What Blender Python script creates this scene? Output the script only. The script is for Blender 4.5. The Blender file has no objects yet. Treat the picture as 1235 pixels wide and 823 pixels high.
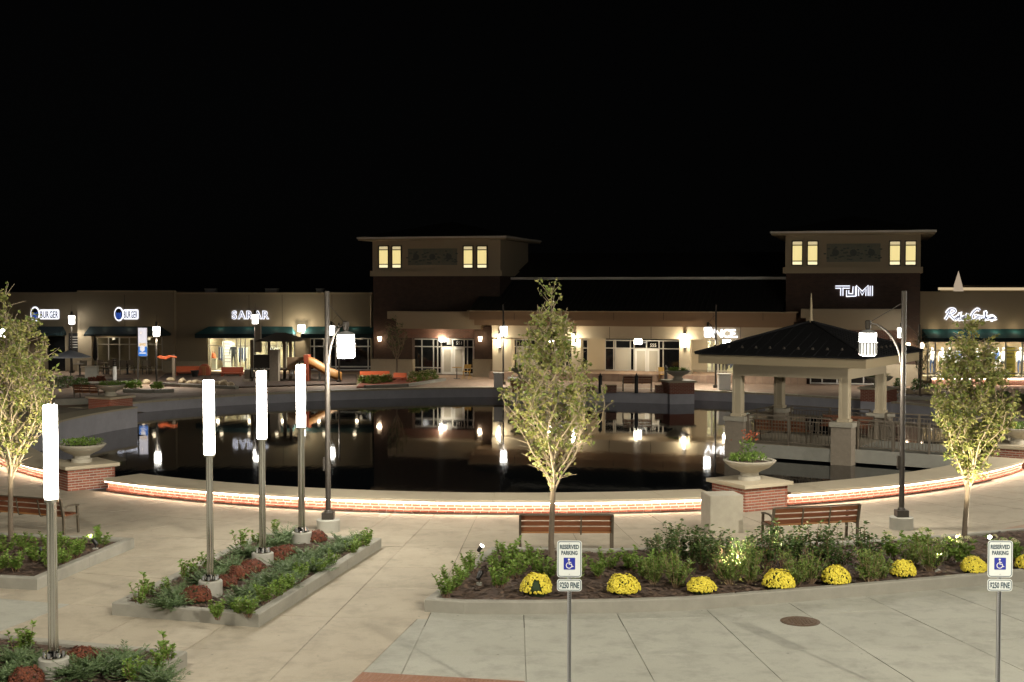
import bpy, bmesh, math, random
from math import sin, cos, radians, pi, sqrt, atan2
from mathutils import Vector, Matrix
random.seed(7)
SC = bpy.context.scene
COL = SC.collection
# ------------------------------------------------------------------ camera
F_PX, CX, CY = 1620.0, 617.5, 411.5          # focal length and centre, in photo pixels (1235 wide)
CAM_H, PITCH = 5.6, math.atan(65.5 / 1620.0)
cam = bpy.data.cameras.new('camera')
cam.sensor_width = 36.0
cam.lens = 36.0 * F_PX / 1235.0
cam.clip_end = 3000
camo = bpy.data.objects.new('camera', cam)
COL.objects.link(camo)
camo.location = (0, 0, CAM_H)
camo.rotation_euler = (pi / 2 - PITCH, 0, 0)
SC.camera = camo
# ------------------------------------------------------------------ world, moon, exposure (long night exposure)
W = bpy.data.worlds.new('World'); SC.world = W; W.use_nodes = True
nt = W.node_tree; nt.nodes.clear()
sky = nt.nodes.new('ShaderNodeTexSky'); sky.sky_type = 'NISHITA'; sky.sun_disc = False
sky.sun_elevation = radians(25); sky.sun_rotation = radians(150)
bg = nt.nodes.new('ShaderNodeBackground'); bg.inputs[1].default_value = 0.0000045
hs = nt.nodes.new('ShaderNodeHueSaturation'); hs.inputs['Saturation'].default_value = 0.15
wo = nt.nodes.new('ShaderNodeOutputWorld')
nt.links.new(sky.outputs[0], hs.inputs['Color']); nt.links.new(hs.outputs[0], bg.inputs[0]); nt.links.new(bg.outputs[0], wo.inputs[0])
moon = bpy.data.lights.new('moon', 'SUN'); moon.energy = 0.0006; moon.angle = radians(0.5); moon.color = (1, .96, .9)
mo = bpy.data.objects.new('moon', moon); COL.objects.link(mo)
mo.rotation_euler = (radians(65), 0, radians(30)); mo.location = (20, -30, 40)
vs = SC.view_settings
vs.view_transform = 'Standard'; vs.look = 'None'; vs.gamma = 1.0; vs.use_curve_mapping = False
vs.exposure = 5.0
D = 1.0 / 32.0                                # one display unit in scene units at this exposure
SC.render.engine = 'CYCLES'
SC.cycles.use_denoising = True
try: SC.cycles.denoiser = 'OPENIMAGEDENOISE'
except Exception: pass
SC.cycles.use_light_tree = True
SC.cycles.max_bounces = 6; SC.cycles.transparent_max_bounces = 8
SC.cycles.sample_clamp_indirect = 0.4; SC.cycles.caustics_reflective = False; SC.cycles.caustics_refractive = False
# ------------------------------------------------------------------ helpers
def ray(px, py):
    dx, dy = (px - CX) / F_PX, (CY - py) / F_PX
    return Vector((dx, cos(PITCH) + dy * sin(PITCH), -sin(PITCH) + dy * cos(PITCH)))
def at(px, py, z=0.0):
    r = ray(px, py); t = (z - CAM_H) / r.z
    return Vector((r.x * t, r.y * t, z))
def pix(p):
    x, y, z = p[0], p[1], p[2] - CAM_H
    f = y * cos(PITCH) - z * sin(PITCH); u = y * sin(PITCH) + z * cos(PITCH)
    return CX + F_PX * x / f, CY - F_PX * u / f
def tag(o, label=None, cat=None, group=None, kind=None):
    if label: o['label'] = label
    if cat: o['category'] = cat
    if group: o['group'] = group
    if kind: o['kind'] = kind
    return o
def thing(name, label, cat, loc=(0, 0, 0), rz=0.0, group=None):
    o = bpy.data.objects.new(name, None); COL.objects.link(o)
    o.empty_display_size = .2
    o.location = loc; o.rotation_euler = (0, 0, rz)
    return tag(o, label, cat, group)
def link(name, me, parent=None, loc=None, rz=None, rot=None, scale=None):
    o = bpy.data.objects.new(name, me); COL.objects.link(o)
    if parent is not None: o.parent = parent
    if loc is not None: o.location = loc
    if rz is not None: o.rotation_euler = (0, 0, rz)
    if rot is not None: o.rotation_euler = rot
    if scale is not None: o.scale = scale if hasattr(scale, '__len__') else (scale,) * 3
    return o
def dup(o, parent=None):
    c = o.copy(); COL.objects.link(c); c.parent = parent
    for ch in list(o.children): dup(ch, c)
    return c
def place(o, loc, rz=0.0, label=None, group=None, scale=None, cat=None):
    c = dup(o); c.location = loc; c.rotation_euler = (0, 0, rz)
    if label: c['label'] = label
    if group: c['group'] = group
    if cat: c['category'] = cat
    if scale: c.scale = scale if hasattr(scale, '__len__') else (scale,) * 3
    return c
def drop(o):
    for ch in list(o.children): drop(ch)
    bpy.data.objects.remove(o)

class MB:
    def __init__(s): s.v = []; s.f = []; s.m = []; s.cur = 0
    def add(s, vs, fs):
        n = len(s.v); s.v += [tuple(v) for v in vs]
        for f in fs: s.f.append(tuple(n + i for i in f)); s.m.append(s.cur)
        return s
    def box(s, c, d, rz=0.0, M=None):
        hx, hy, hz = d[0] / 2, d[1] / 2, d[2] / 2; cc, ss = cos(rz), sin(rz); vs = []
        for z in (-hz, hz):
            for x, y in ((-hx, -hy), (hx, -hy), (hx, hy), (-hx, hy)):
                p = Vector((x * cc - y * ss, x * ss + y * cc, z))
                if M is not None: p = M @ p
                vs.append((p.x + c[0], p.y + c[1], p.z + c[2]))
        return s.add(vs, [(3, 2, 1, 0), (4, 5, 6, 7), (0, 1, 5, 4), (1, 2, 6, 5), (2, 3, 7, 6), (3, 0, 4, 7)])
    def bx(s, x0, x1, y0, y1, z0, z1):
        return s.box(((x0 + x1) / 2, (y0 + y1) / 2, (z0 + z1) / 2), (abs(x1 - x0), abs(y1 - y0), abs(z1 - z0)))
    def bar(s, a, b, w, h=None):
        a, b = Vector(a), Vector(b); h = h or w; d = b - a; L = d.length
        if L < 1e-6: return s
        z = d / L; up = Vector((0, 0, 1)) if abs(z.z) < .95 else Vector((0, 1, 0))
        x = up.cross(z).normalized(); y = z.cross(x)
        vs = []
        for t in (a, b):
            for i, j in ((-1, -1), (1, -1), (1, 1), (-1, 1)): vs.append(t + x * (i * w / 2) + y * (j * h / 2))
        return s.add(vs, [(3, 2, 1, 0), (4, 5, 6, 7), (0, 1, 5, 4), (1, 2, 6, 5), (2, 3, 7, 6), (3, 0, 4, 7)])
    def tube(s, pts, rs, n=8, cap=True):
        pts = [Vector(p) for p in pts]
        if not hasattr(rs, '__len__'): rs = [rs] * len(pts)
        base = len(s.v); prev = None
        for i, p in enumerate(pts):
            d = (pts[min(i + 1, len(pts) - 1)] - pts[max(i - 1, 0)])
            d = d.normalized() if d.length > 1e-9 else Vector((0, 0, 1))
            if prev is None:
                a = Vector((1, 0, 0)) if abs(d.x) < .9 else Vector((0, 1, 0))
                x = (a - d * a.dot(d)).normalized()
            else:
                x = prev - d * prev.dot(d)
                x = x.normalized() if x.length > 1e-6 else Vector((1, 0, 0))
            prev = x; y = d.cross(x)
            for k in range(n):
                t = 2 * pi * k / n; q = p + (x * cos(t) + y * sin(t)) * rs[i]
                s.v.append(tuple(q))
        for i in range(len(pts) - 1):
            for k in range(n):
                a = base + i * n + k; b = base + i * n + (k + 1) % n
                s.f.append((a, b, b + n, a + n)); s.m.append(s.cur)
        if cap:
            s.f.append(tuple(base + k for k in reversed(range(n)))); s.m.append(s.cur)
            e = base + (len(pts) - 1) * n
            s.f.append(tuple(e + k for k in range(n))); s.m.append(s.cur)
        return s
    def cyl(s, c, r, z0, z1, n=16, r2=None):
        return s.tube([(c[0], c[1], z0), (c[0], c[1], z1)], [r, r if r2 is None else r2], n)
    def lathe(s, prof, n=24, c=(0, 0, 0)):
        base = len(s.v)
        for r, z in prof:
            for k in range(n):
                t = 2 * pi * k / n; s.v.append((c[0] + r * cos(t), c[1] + r * sin(t), c[2] + z))
        for i in range(len(prof) - 1):
            for k in range(n):
                a = base + i * n + k; b = base + i * n + (k + 1) % n
                s.f.append((a, b, b + n, a + n)); s.m.append(s.cur)
        s.f.append(tuple(base + k for k in reversed(range(n)))); s.m.append(s.cur)
        e = base + (len(prof) - 1) * n
        s.f.append(tuple(e + k for k in range(n))); s.m.append(s.cur)
        return s
    def prism(s, poly, z0, z1):
        n = len(poly)
        vs = [(p[0], p[1], z0) for p in poly] + [(p[0], p[1], z1) for p in poly]
        return s.add(vs, [tuple(reversed(range(n))), tuple(range(n, 2 * n))] + [(i, (i + 1) % n, (i + 1) % n + n, i + n) for i in range(n)])
    def quad(s, a, b, c, d): return s.add([a, b, c, d], [(0, 1, 2, 3)])
    def leaf(s, c, d, nrm, L, w):
        """a leaf: four-point kite folded at the midrib, growing from c along d"""
        c = Vector(c); d = d.normalized(); sd = d.cross(nrm)
        if sd.length < 1e-4: sd = d.orthogonal()
        sd = sd.normalized(); up = sd.cross(d)
        m = c + d * (L * .45)
        return s.add([c, m + sd * (w / 2) + up * (w * .18), c + d * L, m - sd * (w / 2) + up * (w * .18)], [(0, 1, 2), (0, 2, 3)])
    def mesh(s, name, mat, smooth=False, fix=True):
        me = bpy.data.meshes.new(name); me.from_pydata(s.v, [], s.f)
        for m in (mat if isinstance(mat, (list, tuple)) else [mat]): me.materials.append(m)
        if isinstance(mat, (list, tuple)): me.polygons.foreach_set('material_index', s.m)
        if fix:
            bm = bmesh.new(); bm.from_mesh(me); bmesh.ops.recalc_face_normals(bm, faces=bm.faces); bm.to_mesh(me); bm.free()
        if smooth:
            me.polygons.foreach_set('use_smooth', [True] * len(me.polygons))
            try: me.set_sharp_from_angle(angle=radians(40))
            except Exception: pass
        me.update(); return me
    def build(s, name, mat, parent=None, smooth=False, **k):
        return link(name, s.mesh(name, mat, smooth, k.pop('fix', True)), parent, **k)

def offset_poly(poly, w):
    """inset of a counter-clockwise polygon by w"""
    n = len(poly); out = []
    for i in range(n):
        p0, p1, p2 = Vector(poly[i - 1]).to_2d(), Vector(poly[i]).to_2d(), Vector(poly[(i + 1) % n]).to_2d()
        d1, d2 = (p1 - p0).normalized(), (p2 - p1).normalized()
        n1, n2 = Vector((-d1.y, d1.x)), Vector((-d2.y, d2.x))
        m = (n1 + n2); m = m / max(m.length_squared / 2, .3) if m.length > 1e-6 else n1
        out.append(p1 + m * w)
    return out
def inside(poly, x, y):
    c = False; n = len(poly)
    for i in range(n):
        x1, y1 = poly[i][0], poly[i][1]; x2, y2 = poly[i - 1][0], poly[i - 1][1]
        if (y1 > y) != (y2 > y) and x < (x2 - x1) * (y - y1) / (y2 - y1) + x1: c = not c
    return c
def order(i, n):
    w = ['first', 'second', 'third', 'fourth', 'fifth', 'sixth', 'seventh', 'eighth', 'ninth', 'tenth', 'eleventh', 'twelfth',
         'thirteenth', 'fourteenth', 'fifteenth', 'sixteenth', 'seventeenth', 'eighteenth', 'nineteenth', 'twentieth']
    if i == 0: return 'leftmost'
    if i == n - 1: return 'rightmost'
    if i < n / 2 or n - 1 - i >= len(w): return w[i] + ' from the left'
    return w[n - 1 - i] + ' from the right'
# ------------------------------------------------------------------ materials
def mat(name, col, rough=.7, metal=0.0, spec=.5, noise=0.0, nscale=6.0, bump=0.0, bscale=40.0, island=0.0, objrand=0.0,
        coat=0.0, col2=None, detail=6.0, coords='Object', stain=0.0):
    m = bpy.data.materials.new(name); m.use_nodes = True; t = m.node_tree; N, L = t.nodes, t.links
    b = N['Principled BSDF']; b.inputs['Roughness'].default_value = rough; b.inputs['Metallic'].default_value = metal
    b.inputs['Specular IOR Level'].default_value = spec; b.inputs['Coat Weight'].default_value = coat
    tc = N.new('ShaderNodeTexCoord'); src = tc.outputs[coords]
    c2 = col2 or tuple(min(1, c * (1 - .55 * max(noise, island, objrand))) for c in col)
    rgb = N.new('ShaderNodeRGB'); rgb.outputs[0].default_value = (*col, 1); out = rgb.outputs[0]
    def mix(fac, target, amount):
        nonlocal out
        mm = N.new('ShaderNodeMath'); mm.operation = 'MULTIPLY'; mm.inputs[1].default_value = amount; L.new(fac, mm.inputs[0])
        x = N.new('ShaderNodeMix'); x.data_type = 'RGBA'; L.new(mm.outputs[0], x.inputs[0]); L.new(out, x.inputs[6]); x.inputs[7].default_value = (*target, 1)
        out = x.outputs[2]
    if noise:
        n = N.new('ShaderNodeTexNoise'); n.inputs['Scale'].default_value = nscale; n.inputs['Detail'].default_value = detail; n.inputs['Roughness'].default_value = .65
        L.new(src, n.inputs['Vector'])
        r = N.new('ShaderNodeMapRange'); r.inputs[1].default_value = .3; r.inputs[2].default_value = .72; L.new(n.outputs[0], r.inputs[0])
        mix(r.outputs[0], c2, 1.0 if col2 and not (island or objrand) else min(1, noise * 1.6))
    if island:
        g = N.new('ShaderNodeNewGeometry'); mix(g.outputs['Random Per Island'], c2, island)
    if objrand:
        g = N.new('ShaderNodeObjectInfo'); mix(g.outputs['Random'], c2, objrand)
    if stain:                                  # old water marks, speckle and small dark spots of wear
        n3 = N.new('ShaderNodeTexNoise'); n3.inputs['Scale'].default_value = 1.7; n3.inputs['Detail'].default_value = 9; n3.inputs['Roughness'].default_value = .75; n3.inputs['Distortion'].default_value = .15; L.new(src, n3.inputs['Vector'])
        r3 = N.new('ShaderNodeMapRange'); r3.inputs[1].default_value = .47; r3.inputs[2].default_value = .72; L.new(n3.outputs[0], r3.inputs[0]); mix(r3.outputs[0], tuple(c * .55 for c in col), stain)
        n5 = N.new('ShaderNodeTexNoise'); n5.inputs['Scale'].default_value = 45; n5.inputs['Detail'].default_value = 3; L.new(src, n5.inputs['Vector'])
        r5 = N.new('ShaderNodeMapRange'); r5.inputs[1].default_value = .45; r5.inputs[2].default_value = .7; L.new(n5.outputs[0], r5.inputs[0]); mix(r5.outputs[0], tuple(c * .7 for c in col), stain * .5)
        vo = N.new('ShaderNodeTexVoronoi'); vo.inputs['Scale'].default_value = 1.9; L.new(src, vo.inputs['Vector'])
        r4 = N.new('ShaderNodeMapRange'); r4.inputs[1].default_value = .055; r4.inputs[2].default_value = .03; L.new(vo.outputs['Distance'], r4.inputs[0]); mix(r4.outputs[0], tuple(c * .45 for c in col), stain)
    L.new(out, b.inputs['Base Color'])
    if bump:
        n2 = N.new('ShaderNodeTexNoise'); n2.inputs['Scale'].default_value = bscale; n2.inputs['Detail'].default_value = 5; L.new(src, n2.inputs['Vector'])
        bp = N.new('ShaderNodeBump'); bp.inputs['Strength'].default_value = bump; bp.inputs['Distance'].default_value = .02; L.new(n2.outputs[0], bp.inputs['Height'])
        L.new(bp.outputs[0], b.inputs['Normal'])
    return m
def emit(name, col, disp, base=(.8, .8, .8)):
    m = bpy.data.materials.new(name); m.use_nodes = True; b = m.node_tree.nodes['Principled BSDF']
    b.inputs['Base Color'].default_value = (*base, 1); b.inputs['Roughness'].default_value = .4
    b.inputs['Emission Color'].default_value = (*col, 1); b.inputs['Emission Strength'].default_value = disp * D
    return m
def leafmat(name, c1, c2, transl=.3, rough=.5):
    m = mat(name, c1, rough=rough, spec=.35, island=1.0, col2=c2)
    t = m.node_tree; N, L = t.nodes, t.links; b = N['Principled BSDF']
    tr = N.new('ShaderNodeBsdfTranslucent'); mx = N.new('ShaderNodeMixShader'); mx.inputs[0].default_value = transl
    src = b.inputs['Base Color'].links[0].from_socket
    L.new(src, tr.inputs['Color']); o = N['Material Output']
    L.new(b.outputs[0], mx.inputs[1]); L.new(tr.outputs[0], mx.inputs[2]); L.new(mx.outputs[0], o.inputs['Surface'])
    return m
def brickmat(name, c1, c2, mortar, sx, sy, vertical=True, rough=.85, ms=.012, diag=False):
    m = bpy.data.materials.new(name); m.use_nodes = True; t = m.node_tree; N, L = t.nodes, t.links
    b = N['Principled BSDF']; b.inputs['Roughness'].default_value = rough
    tc = N.new('ShaderNodeTexCoord'); mp = N.new('ShaderNodeMapping'); L.new(tc.outputs['Object'], mp.inputs[0])
    if vertical:
        s = N.new('ShaderNodeSeparateXYZ'); L.new(mp.outputs[0], s.inputs[0]); c = N.new('ShaderNodeCombineXYZ')
        a = N.new('ShaderNodeMath'); a.operation = 'ADD'; L.new(s.outputs[0], a.inputs[0]); L.new(s.outputs[1], a.inputs[1])
        L.new(a.outputs[0], c.inputs[0]); L.new(s.outputs[2], c.inputs[1]); v = c.outputs[0]
    else: v = mp.outputs[0]
    k = N.new('ShaderNodeTexBrick'); L.new(v, k.inputs['Vector']); k.inputs['Scale'].default_value = 1
    k.inputs['Color1'].default_value = (*c1, 1); k.inputs['Color2'].default_value = (*c2, 1); k.inputs['Mortar'].default_value = (*mortar, 1)
    k.inputs['Brick Width'].default_value = sx; k.inputs['Row Height'].default_value = sy; k.inputs['Mortar Size'].default_value = ms
    n = N.new('ShaderNodeTexNoise'); n.inputs['Scale'].default_value = 3; L.new(tc.outputs['Object'], n.inputs['Vector'])
    x = N.new('ShaderNodeMix'); x.data_type = 'RGBA'; x.blend_type = 'MULTIPLY'; x.inputs[0].default_value = .5
    L.new(k.outputs[0], x.inputs[6]); L.new(n.outputs[0], x.inputs[7]); L.new(x.outputs[2], b.inputs['Base Color'])
    bp = N.new('ShaderNodeBump'); bp.inputs['Strength'].default_value = .4; bp.inputs['Distance'].default_value = .01; bp.invert = True
    L.new(k.outputs['Fac'], bp.inputs['Height']); L.new(bp.outputs[0], b.inputs['Normal'])
    return m
def woodmat(name, c1, c2):
    m = bpy.data.materials.new(name); m.use_nodes = True; t = m.node_tree; N, L = t.nodes, t.links
    b = N['Principled BSDF']; b.inputs['Roughness'].default_value = .5
    tc = N.new('ShaderNodeTexCoord'); mp = N.new('ShaderNodeMapping'); mp.inputs['Scale'].default_value = (1.2, 18, 18); L.new(tc.outputs['Object'], mp.inputs[0])
    n = N.new('ShaderNodeTexNoise'); n.inputs['Scale'].default_value = 3; n.inputs['Detail'].default_value = 6; L.new(mp.outputs[0], n.inputs['Vector'])
    oi = N.new('ShaderNodeObjectInfo'); ad = N.new('ShaderNodeMath'); ad.operation = 'ADD'; L.new(n.outputs[0], ad.inputs[0])
    ml = N.new('ShaderNodeMath'); ml.operation = 'MULTIPLY_ADD'; ml.inputs[1].default_value = .7; ml.inputs[2].default_value = -.35
    L.new(oi.outputs['Random'], ml.inputs[0]); L.new(ml.outputs[0], ad.inputs[1])
    x = N.new('ShaderNodeMix'); x.data_type = 'RGBA'; L.new(ad.outputs[0], x.inputs[0]); x.inputs[6].default_value = (*c1, 1); x.inputs[7].default_value = (*c2, 1)
    L.new(x.outputs[2], b.inputs['Base Color']); return m
def glassmat(name, tint=(.9, .95, .93), see=.85):
    m = bpy.data.materials.new(name); m.use_nodes = True; t = m.node_tree; N, L = t.nodes, t.links
    N.remove(N['Principled BSDF']); o = N['Material Output']
    g = N.new('ShaderNodeBsdfGlossy'); g.inputs['Roughness'].default_value = .03; tr = N.new('ShaderNodeBsdfTransparent'); tr.inputs[0].default_value = (*tint, 1)
    fr = N.new('ShaderNodeFresnel'); fr.inputs[0].default_value = 1.5; mx = N.new('ShaderNodeMixShader')
    L.new(fr.outputs[0], mx.inputs[0]); L.new(tr.outputs[0], mx.inputs[1]); L.new(g.outputs[0], mx.inputs[2]); L.new(mx.outputs[0], o.inputs['Surface'])
    return m
M = {}
M['plaza'] = mat('plaza_concrete', (.365, .318, .240), .85, noise=.45, nscale=.55, col2=(.262, .226, .168), bump=.15, bscale=60, objrand=.3, stain=.9)
M['parking'] = mat('parking_concrete', (.34, .335, .285), .85, noise=.45, nscale=.6, col2=(.262, .257, .215), bump=.15, bscale=60, objrand=.3, stain=.9)
M['ground'] = mat('ground_base', (.05, .042, .034), .95, noise=.4, nscale=.4)
M['curb'] = mat('curb_concrete', (.265, .252, .21), .85, noise=.5, nscale=2.5, col2=(.19, .18, .15), bump=.2, bscale=50, objrand=.15)
M['concrete'] = mat('pale_concrete', (.33, .32, .275), .85, noise=.4, nscale=4, bump=.2, bscale=60)
M['coping'] = mat('coping_stone', (.46, .395, .285), .75, noise=.35, nscale=1.5, bump=.1, bscale=50, objrand=.2)
M['cast'] = mat('cast_stone', (.42, .385, .31), .8, noise=.45, nscale=5, bump=.1, bscale=60)
M['brick'] = mat('brick_face', (.36, .125, .075), .85, noise=.3, nscale=20, bump=.2, bscale=90, objrand=.75, col2=(.17, .05, .03))
M['mortar'] = mat('mortar', (.40, .34, .28), .95, noise=.3, nscale=30)
M['brickfar'] = brickmat('brick_courses', (.26, .085, .05), (.17, .055, .035), (.3, .25, .2), .21, .0725)
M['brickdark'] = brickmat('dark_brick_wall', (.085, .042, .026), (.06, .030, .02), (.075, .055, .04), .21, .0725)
M['paver'] = brickmat('brick_pavers', (.46, .32, .22), (.38, .25, .175), (.34, .26, .19), .4, .2, vertical=False)
M['pondwall'] = mat('pond_wall_stone', (.42, .41, .45), .6, noise=.5, nscale=1.2, bump=.2, bscale=30)
M['mulch'] = mat('bark_mulch', (.075, .045, .03), .95, noise=.6, nscale=14, bump=.6, bscale=50)
M['chips'] = mat('bark_chips', (.11, .068, .044), .95, island=.9, col2=(.03, .018, .012))
M['redmulch'] = mat('red_mulch', (.30, .07, .03), .95, noise=.5, nscale=10, bump=.5, bscale=40)
M['steel'] = mat('brushed_steel', (.64, .62, .58), .11, 1.0, noise=.1, nscale=3)
M['rail'] = mat('railing_paint', (.17, .14, .105), .45, .3)
M['galv'] = mat('galvanised_steel', (.42, .42, .43), .45, .8, noise=.3, nscale=25)
M['bronze'] = mat('bronze_paint', (.045, .038, .031), .45, .3, noise=.2, nscale=8)
M['black'] = mat('black_metal', (.02, .02, .02), .45, .3)
M['grille'] = mat('lantern_grey', (.35, .35, .34), .4, .5)
M['wood'] = woodmat('bench_wood', (.105, .030, .012), (.19, .068, .024))
M['woodgold'] = woodmat('bench_wood_pale', (.22, .095, .03), (.28, .13, .045))
M['benchmetal'] = mat('bench_frame', (.13, .108, .078), .45, .5)
M['stucco'] = mat('tan_stucco', (.36, .295, .20), .9, noise=.2, nscale=2, bump=.15, bscale=80)
M['stuccoleft'] = mat('dull_tan_stucco', (.235, .19, .125), .9, noise=.25, nscale=1.2, bump=.15, bscale=80)
M['stuccolt'] = mat('cream_stucco', (.50, .425, .30), .9, noise=.2, nscale=2, bump=.1, bscale=80)
M['stonebase'] = mat('split_stone_base', (.34, .285, .20), .9, noise=.4, nscale=6, bump=.3, bscale=20)
M['frieze'] = mat('brown_frieze', (.25, .165, .095), .8, noise=.2, nscale=2)
M['roofdark'] = mat('dark_shingle', (.02, .019, .018), .9, noise=.3, nscale=8)
M['roofmetal'] = mat('dark_seam_roof', (.012, .012, .013), .8, 0, .12)
M['eave'] = mat('eave_trim', (.33, .265, .165), .7, noise=.1, nscale=3)
M['gutter'] = mat('gutter_metal', (.62, .58, .50), .5, .2)
M['motif'] = mat('mosaic_motif', (.085, .10, .085), .8, noise=.4, nscale=6)
M['mosaic'] = mat('mosaic_panel', (.13, .145, .115), .7, noise=.8, nscale=3, col2=(.19, .175, .125))
M['teal'] = mat('teal_canvas', (.012, .095, .105), .8, noise=.2, nscale=4)
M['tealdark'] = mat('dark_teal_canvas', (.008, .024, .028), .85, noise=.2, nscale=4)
M['frame'] = mat('pale_window_frame', (.55, .53, .49), .4, .4)
M['darkglass'] = mat('dark_window_glass', (.008, .009, .01), .06, 0, .6)
M['blind'] = mat('papered_glass', (.50, .47, .40), .55, noise=.2, nscale=3)
M['glass'] = glassmat('clear_glass')
M['roomwall'] = mat('shop_room_wall', (.75, .68, .52), .9)
M['roomwarm'] = mat('shop_room_brown', (.36, .28, .19), .9, noise=.4, nscale=1.5)
M['trunk'] = mat('tree_bark', (.125, .095, .065), .9, noise=.5, nscale=20, bump=.5, bscale=60)
M['twig'] = mat('twig_bark', (.30, .24, .165), .9, noise=.3, nscale=20)
M['leafpear'] = leafmat('pear_leaves', (.125, .175, .038), (.31, .285, .095))
M['leafgreen'] = leafmat('bright_leaves', (.12, .215, .036), (.19, .27, .055))
M['leafdark'] = leafmat('juniper_needles', (.06, .105, .042), (.13, .18, .075), .15)
M['leafrose'] = leafmat('rose_leaves', (.045, .09, .022), (.10, .14, .04), .2)
M['leaffine'] = leafmat('feathery_leaves', (.11, .185, .035), (.19, .24, .06))
M['stem'] = mat('brown_stem', (.15, .085, .05), .9)
M['stemdry'] = mat('dry_stem', (.28, .19, .11), .9)
M['mum'] = mat('yellow_petals', (.70, .60, .06), .7, island=.7, col2=(.60, .46, .03))
M['rust'] = mat('rust_petals', (.145, .036, .012), .8, island=.9, col2=(.05, .014, .007))
M['bloom'] = mat('pale_petals', (.50, .48, .26), .8, island=.5)
M['mumleaf'] = mat('mum_foliage', (.025, .045, .014), .9, noise=.5, nscale=20)
M['orange'] = mat('orange_paint', (.60, .125, .04), .55, noise=.15, nscale=5)
M['orangedk'] = mat('dark_orange_paint', (.27, .055, .022), .6, noise=.2, nscale=5)
M['slide'] = mat('ochre_plastic', (.27, .125, .03), .5, noise=.15, nscale=4)
M['rock'] = mat('tan_rock', (.42, .33, .21), .9, noise=.6, nscale=5, bump=.5, bscale=12)
M['stonegrey'] = mat('grey_stone', (.31, .26, .20), .9, noise=.5, nscale=6, bump=.5, bscale=15)
M['white'] = mat('white_paint', (.78, .77, .73), .5)
M['signwhite'] = mat('sign_sheeting', (.72, .75, .73), .45)
M['signedge'] = mat('sign_legend_green', (.010, .045, .07), .5)
M['signblue'] = mat('sign_symbol_blue', (.012, .025, .32), .5)
M['rust_iron'] = mat('rusty_iron', (.12, .075, .045), .75, .4, noise=.6, nscale=15, bump=.5, bscale=25)
M['tactile'] = mat('red_tactile_pad', (.22, .105, .06), .75, noise=.3, nscale=5)
M['umbrella'] = mat('grey_canvas', (.42, .44, .50), .85)
M['skin'] = mat('mannequin_white', (.72, .70, .66), .5)
M['cloth_dark'] = mat('dark_cloth', (.025, .027, .035), .9)
M['cloth_blue'] = mat('denim', (.04, .075, .20), .9)
M['cloth_white'] = mat('white_shirt', (.70, .70, .70), .9)
M['yellowfab'] = mat('yellow_banner_cloth', (.72, .58, .12), .85, noise=.2, nscale=3)
M['chairyellow'] = mat('yellow_folding_chair', (.48, .30, .07), .6)
# lamps: everything that gives off light
M['tube'] = emit('lit_column_tube', (1, .94, .82), 60)
M['lantern'] = emit('lit_lantern_lens', (1, .97, .90), 60)
M['lanternlow'] = emit('lantern_lower_lens', (1, .97, .90), 1.1)
M['lanternfar'] = emit('lit_far_lantern', (1, .96, .88), 24)
M['led'] = emit('led_strip', (1, .77, .60), 66)
M['sconce'] = emit('warm_sconce', (1, .74, .48), 14)
M['sconcewhite'] = emit('white_sconce', (1, .93, .78), 10)
M['litwindow'] = emit('lit_clerestory', (1, .80, .30), .82)
M['spot'] = emit('spotlight_lens', (1, .97, .90), 60)
M['halo'] = emit('halo_letter', (.86, .88, 1), 1.6)
M['lettersolid'] = emit('lit_letter', (1, .97, .90), 3)
M['letterface'] = emit('dim_letter_face', (.35, .38, .48), .16, (.3, .3, .35))
M['letterblue'] = emit('blue_emblem', (.05, .16, .8), .5, (.05, .1, .4))
M['shoplight'] = emit('shop_ceiling_light', (1, .90, .72), 150)
M['shopdim'] = emit('shop_dim_light', (1, .84, .62), 14)
M['bannerlit'] = emit('backlit_banner_white', (.82, .78, .82), .95, (.3, .3, .3))
M['bannerblue'] = emit('backlit_banner_blue', (.05, .24, .75), .75, (.02, .06, .2))
M['bannerpic'] = emit('backlit_banner_ochre', (.80, .52, .22), .75)

def plight(name, parent, loc, watts, col=(1, .9, .75), size=.05, spot=None, aim=None, blend=.6):
    l = bpy.data.lights.new(name, 'SPOT' if spot else 'POINT'); l.energy = watts * D * 4 * pi; l.color = col; l.shadow_soft_size = size
    if spot: l.spot_size = radians(spot); l.spot_blend = blend
    o = bpy.data.objects.new(name, l); COL.objects.link(o); o.location = loc
    if parent is not None: o.parent = parent
    if aim is not None: o.rotation_euler = (Vector(aim) - Vector(loc)).to_track_quat('-Z', 'Y').to_euler()
    return o
# ------------------------------------------------------------------ car park floodlights behind the camera (their shadows and light are in the photograph)
def flood(x, y, h, watts, size, label, spot=None, aim=None, blend=.6):
    t = thing('floodlight_mast', label, 'floodlight mast', (x, y, 0), 0, 'floodlight masts of the car park behind the camera')
    MB().cyl((0, 0), .32, 0, .7, 16).build('footing', M['concrete'], t)
    MB().tube([(0, 0, .7), (0, 0, h + .3)], [.13, .07], 10).build('pole', M['galv'], t, True)
    MB().box((0, .45, h + .2), (.55, .9, .16)).build('lamp_head', M['black'], t)
    plight('bulb', t, (0, .6, h + .06), watts, (1, .93, .78), size, spot, aim, blend)
flood(-14, 10, 20, 880, .9, 'tall floodlight mast at the left of the car park', 160, (0, .6, 0), .38)
flood(15, 10, 20, 1700, .9, 'tall floodlight mast at the right of the car park', 160, (0, .6, 0), .38)
flood(20, -20, 18, 8500, .3, 'tallest floodlight mast far back in the car park', 37, (-19.5, 37, 0), .75)
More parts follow.
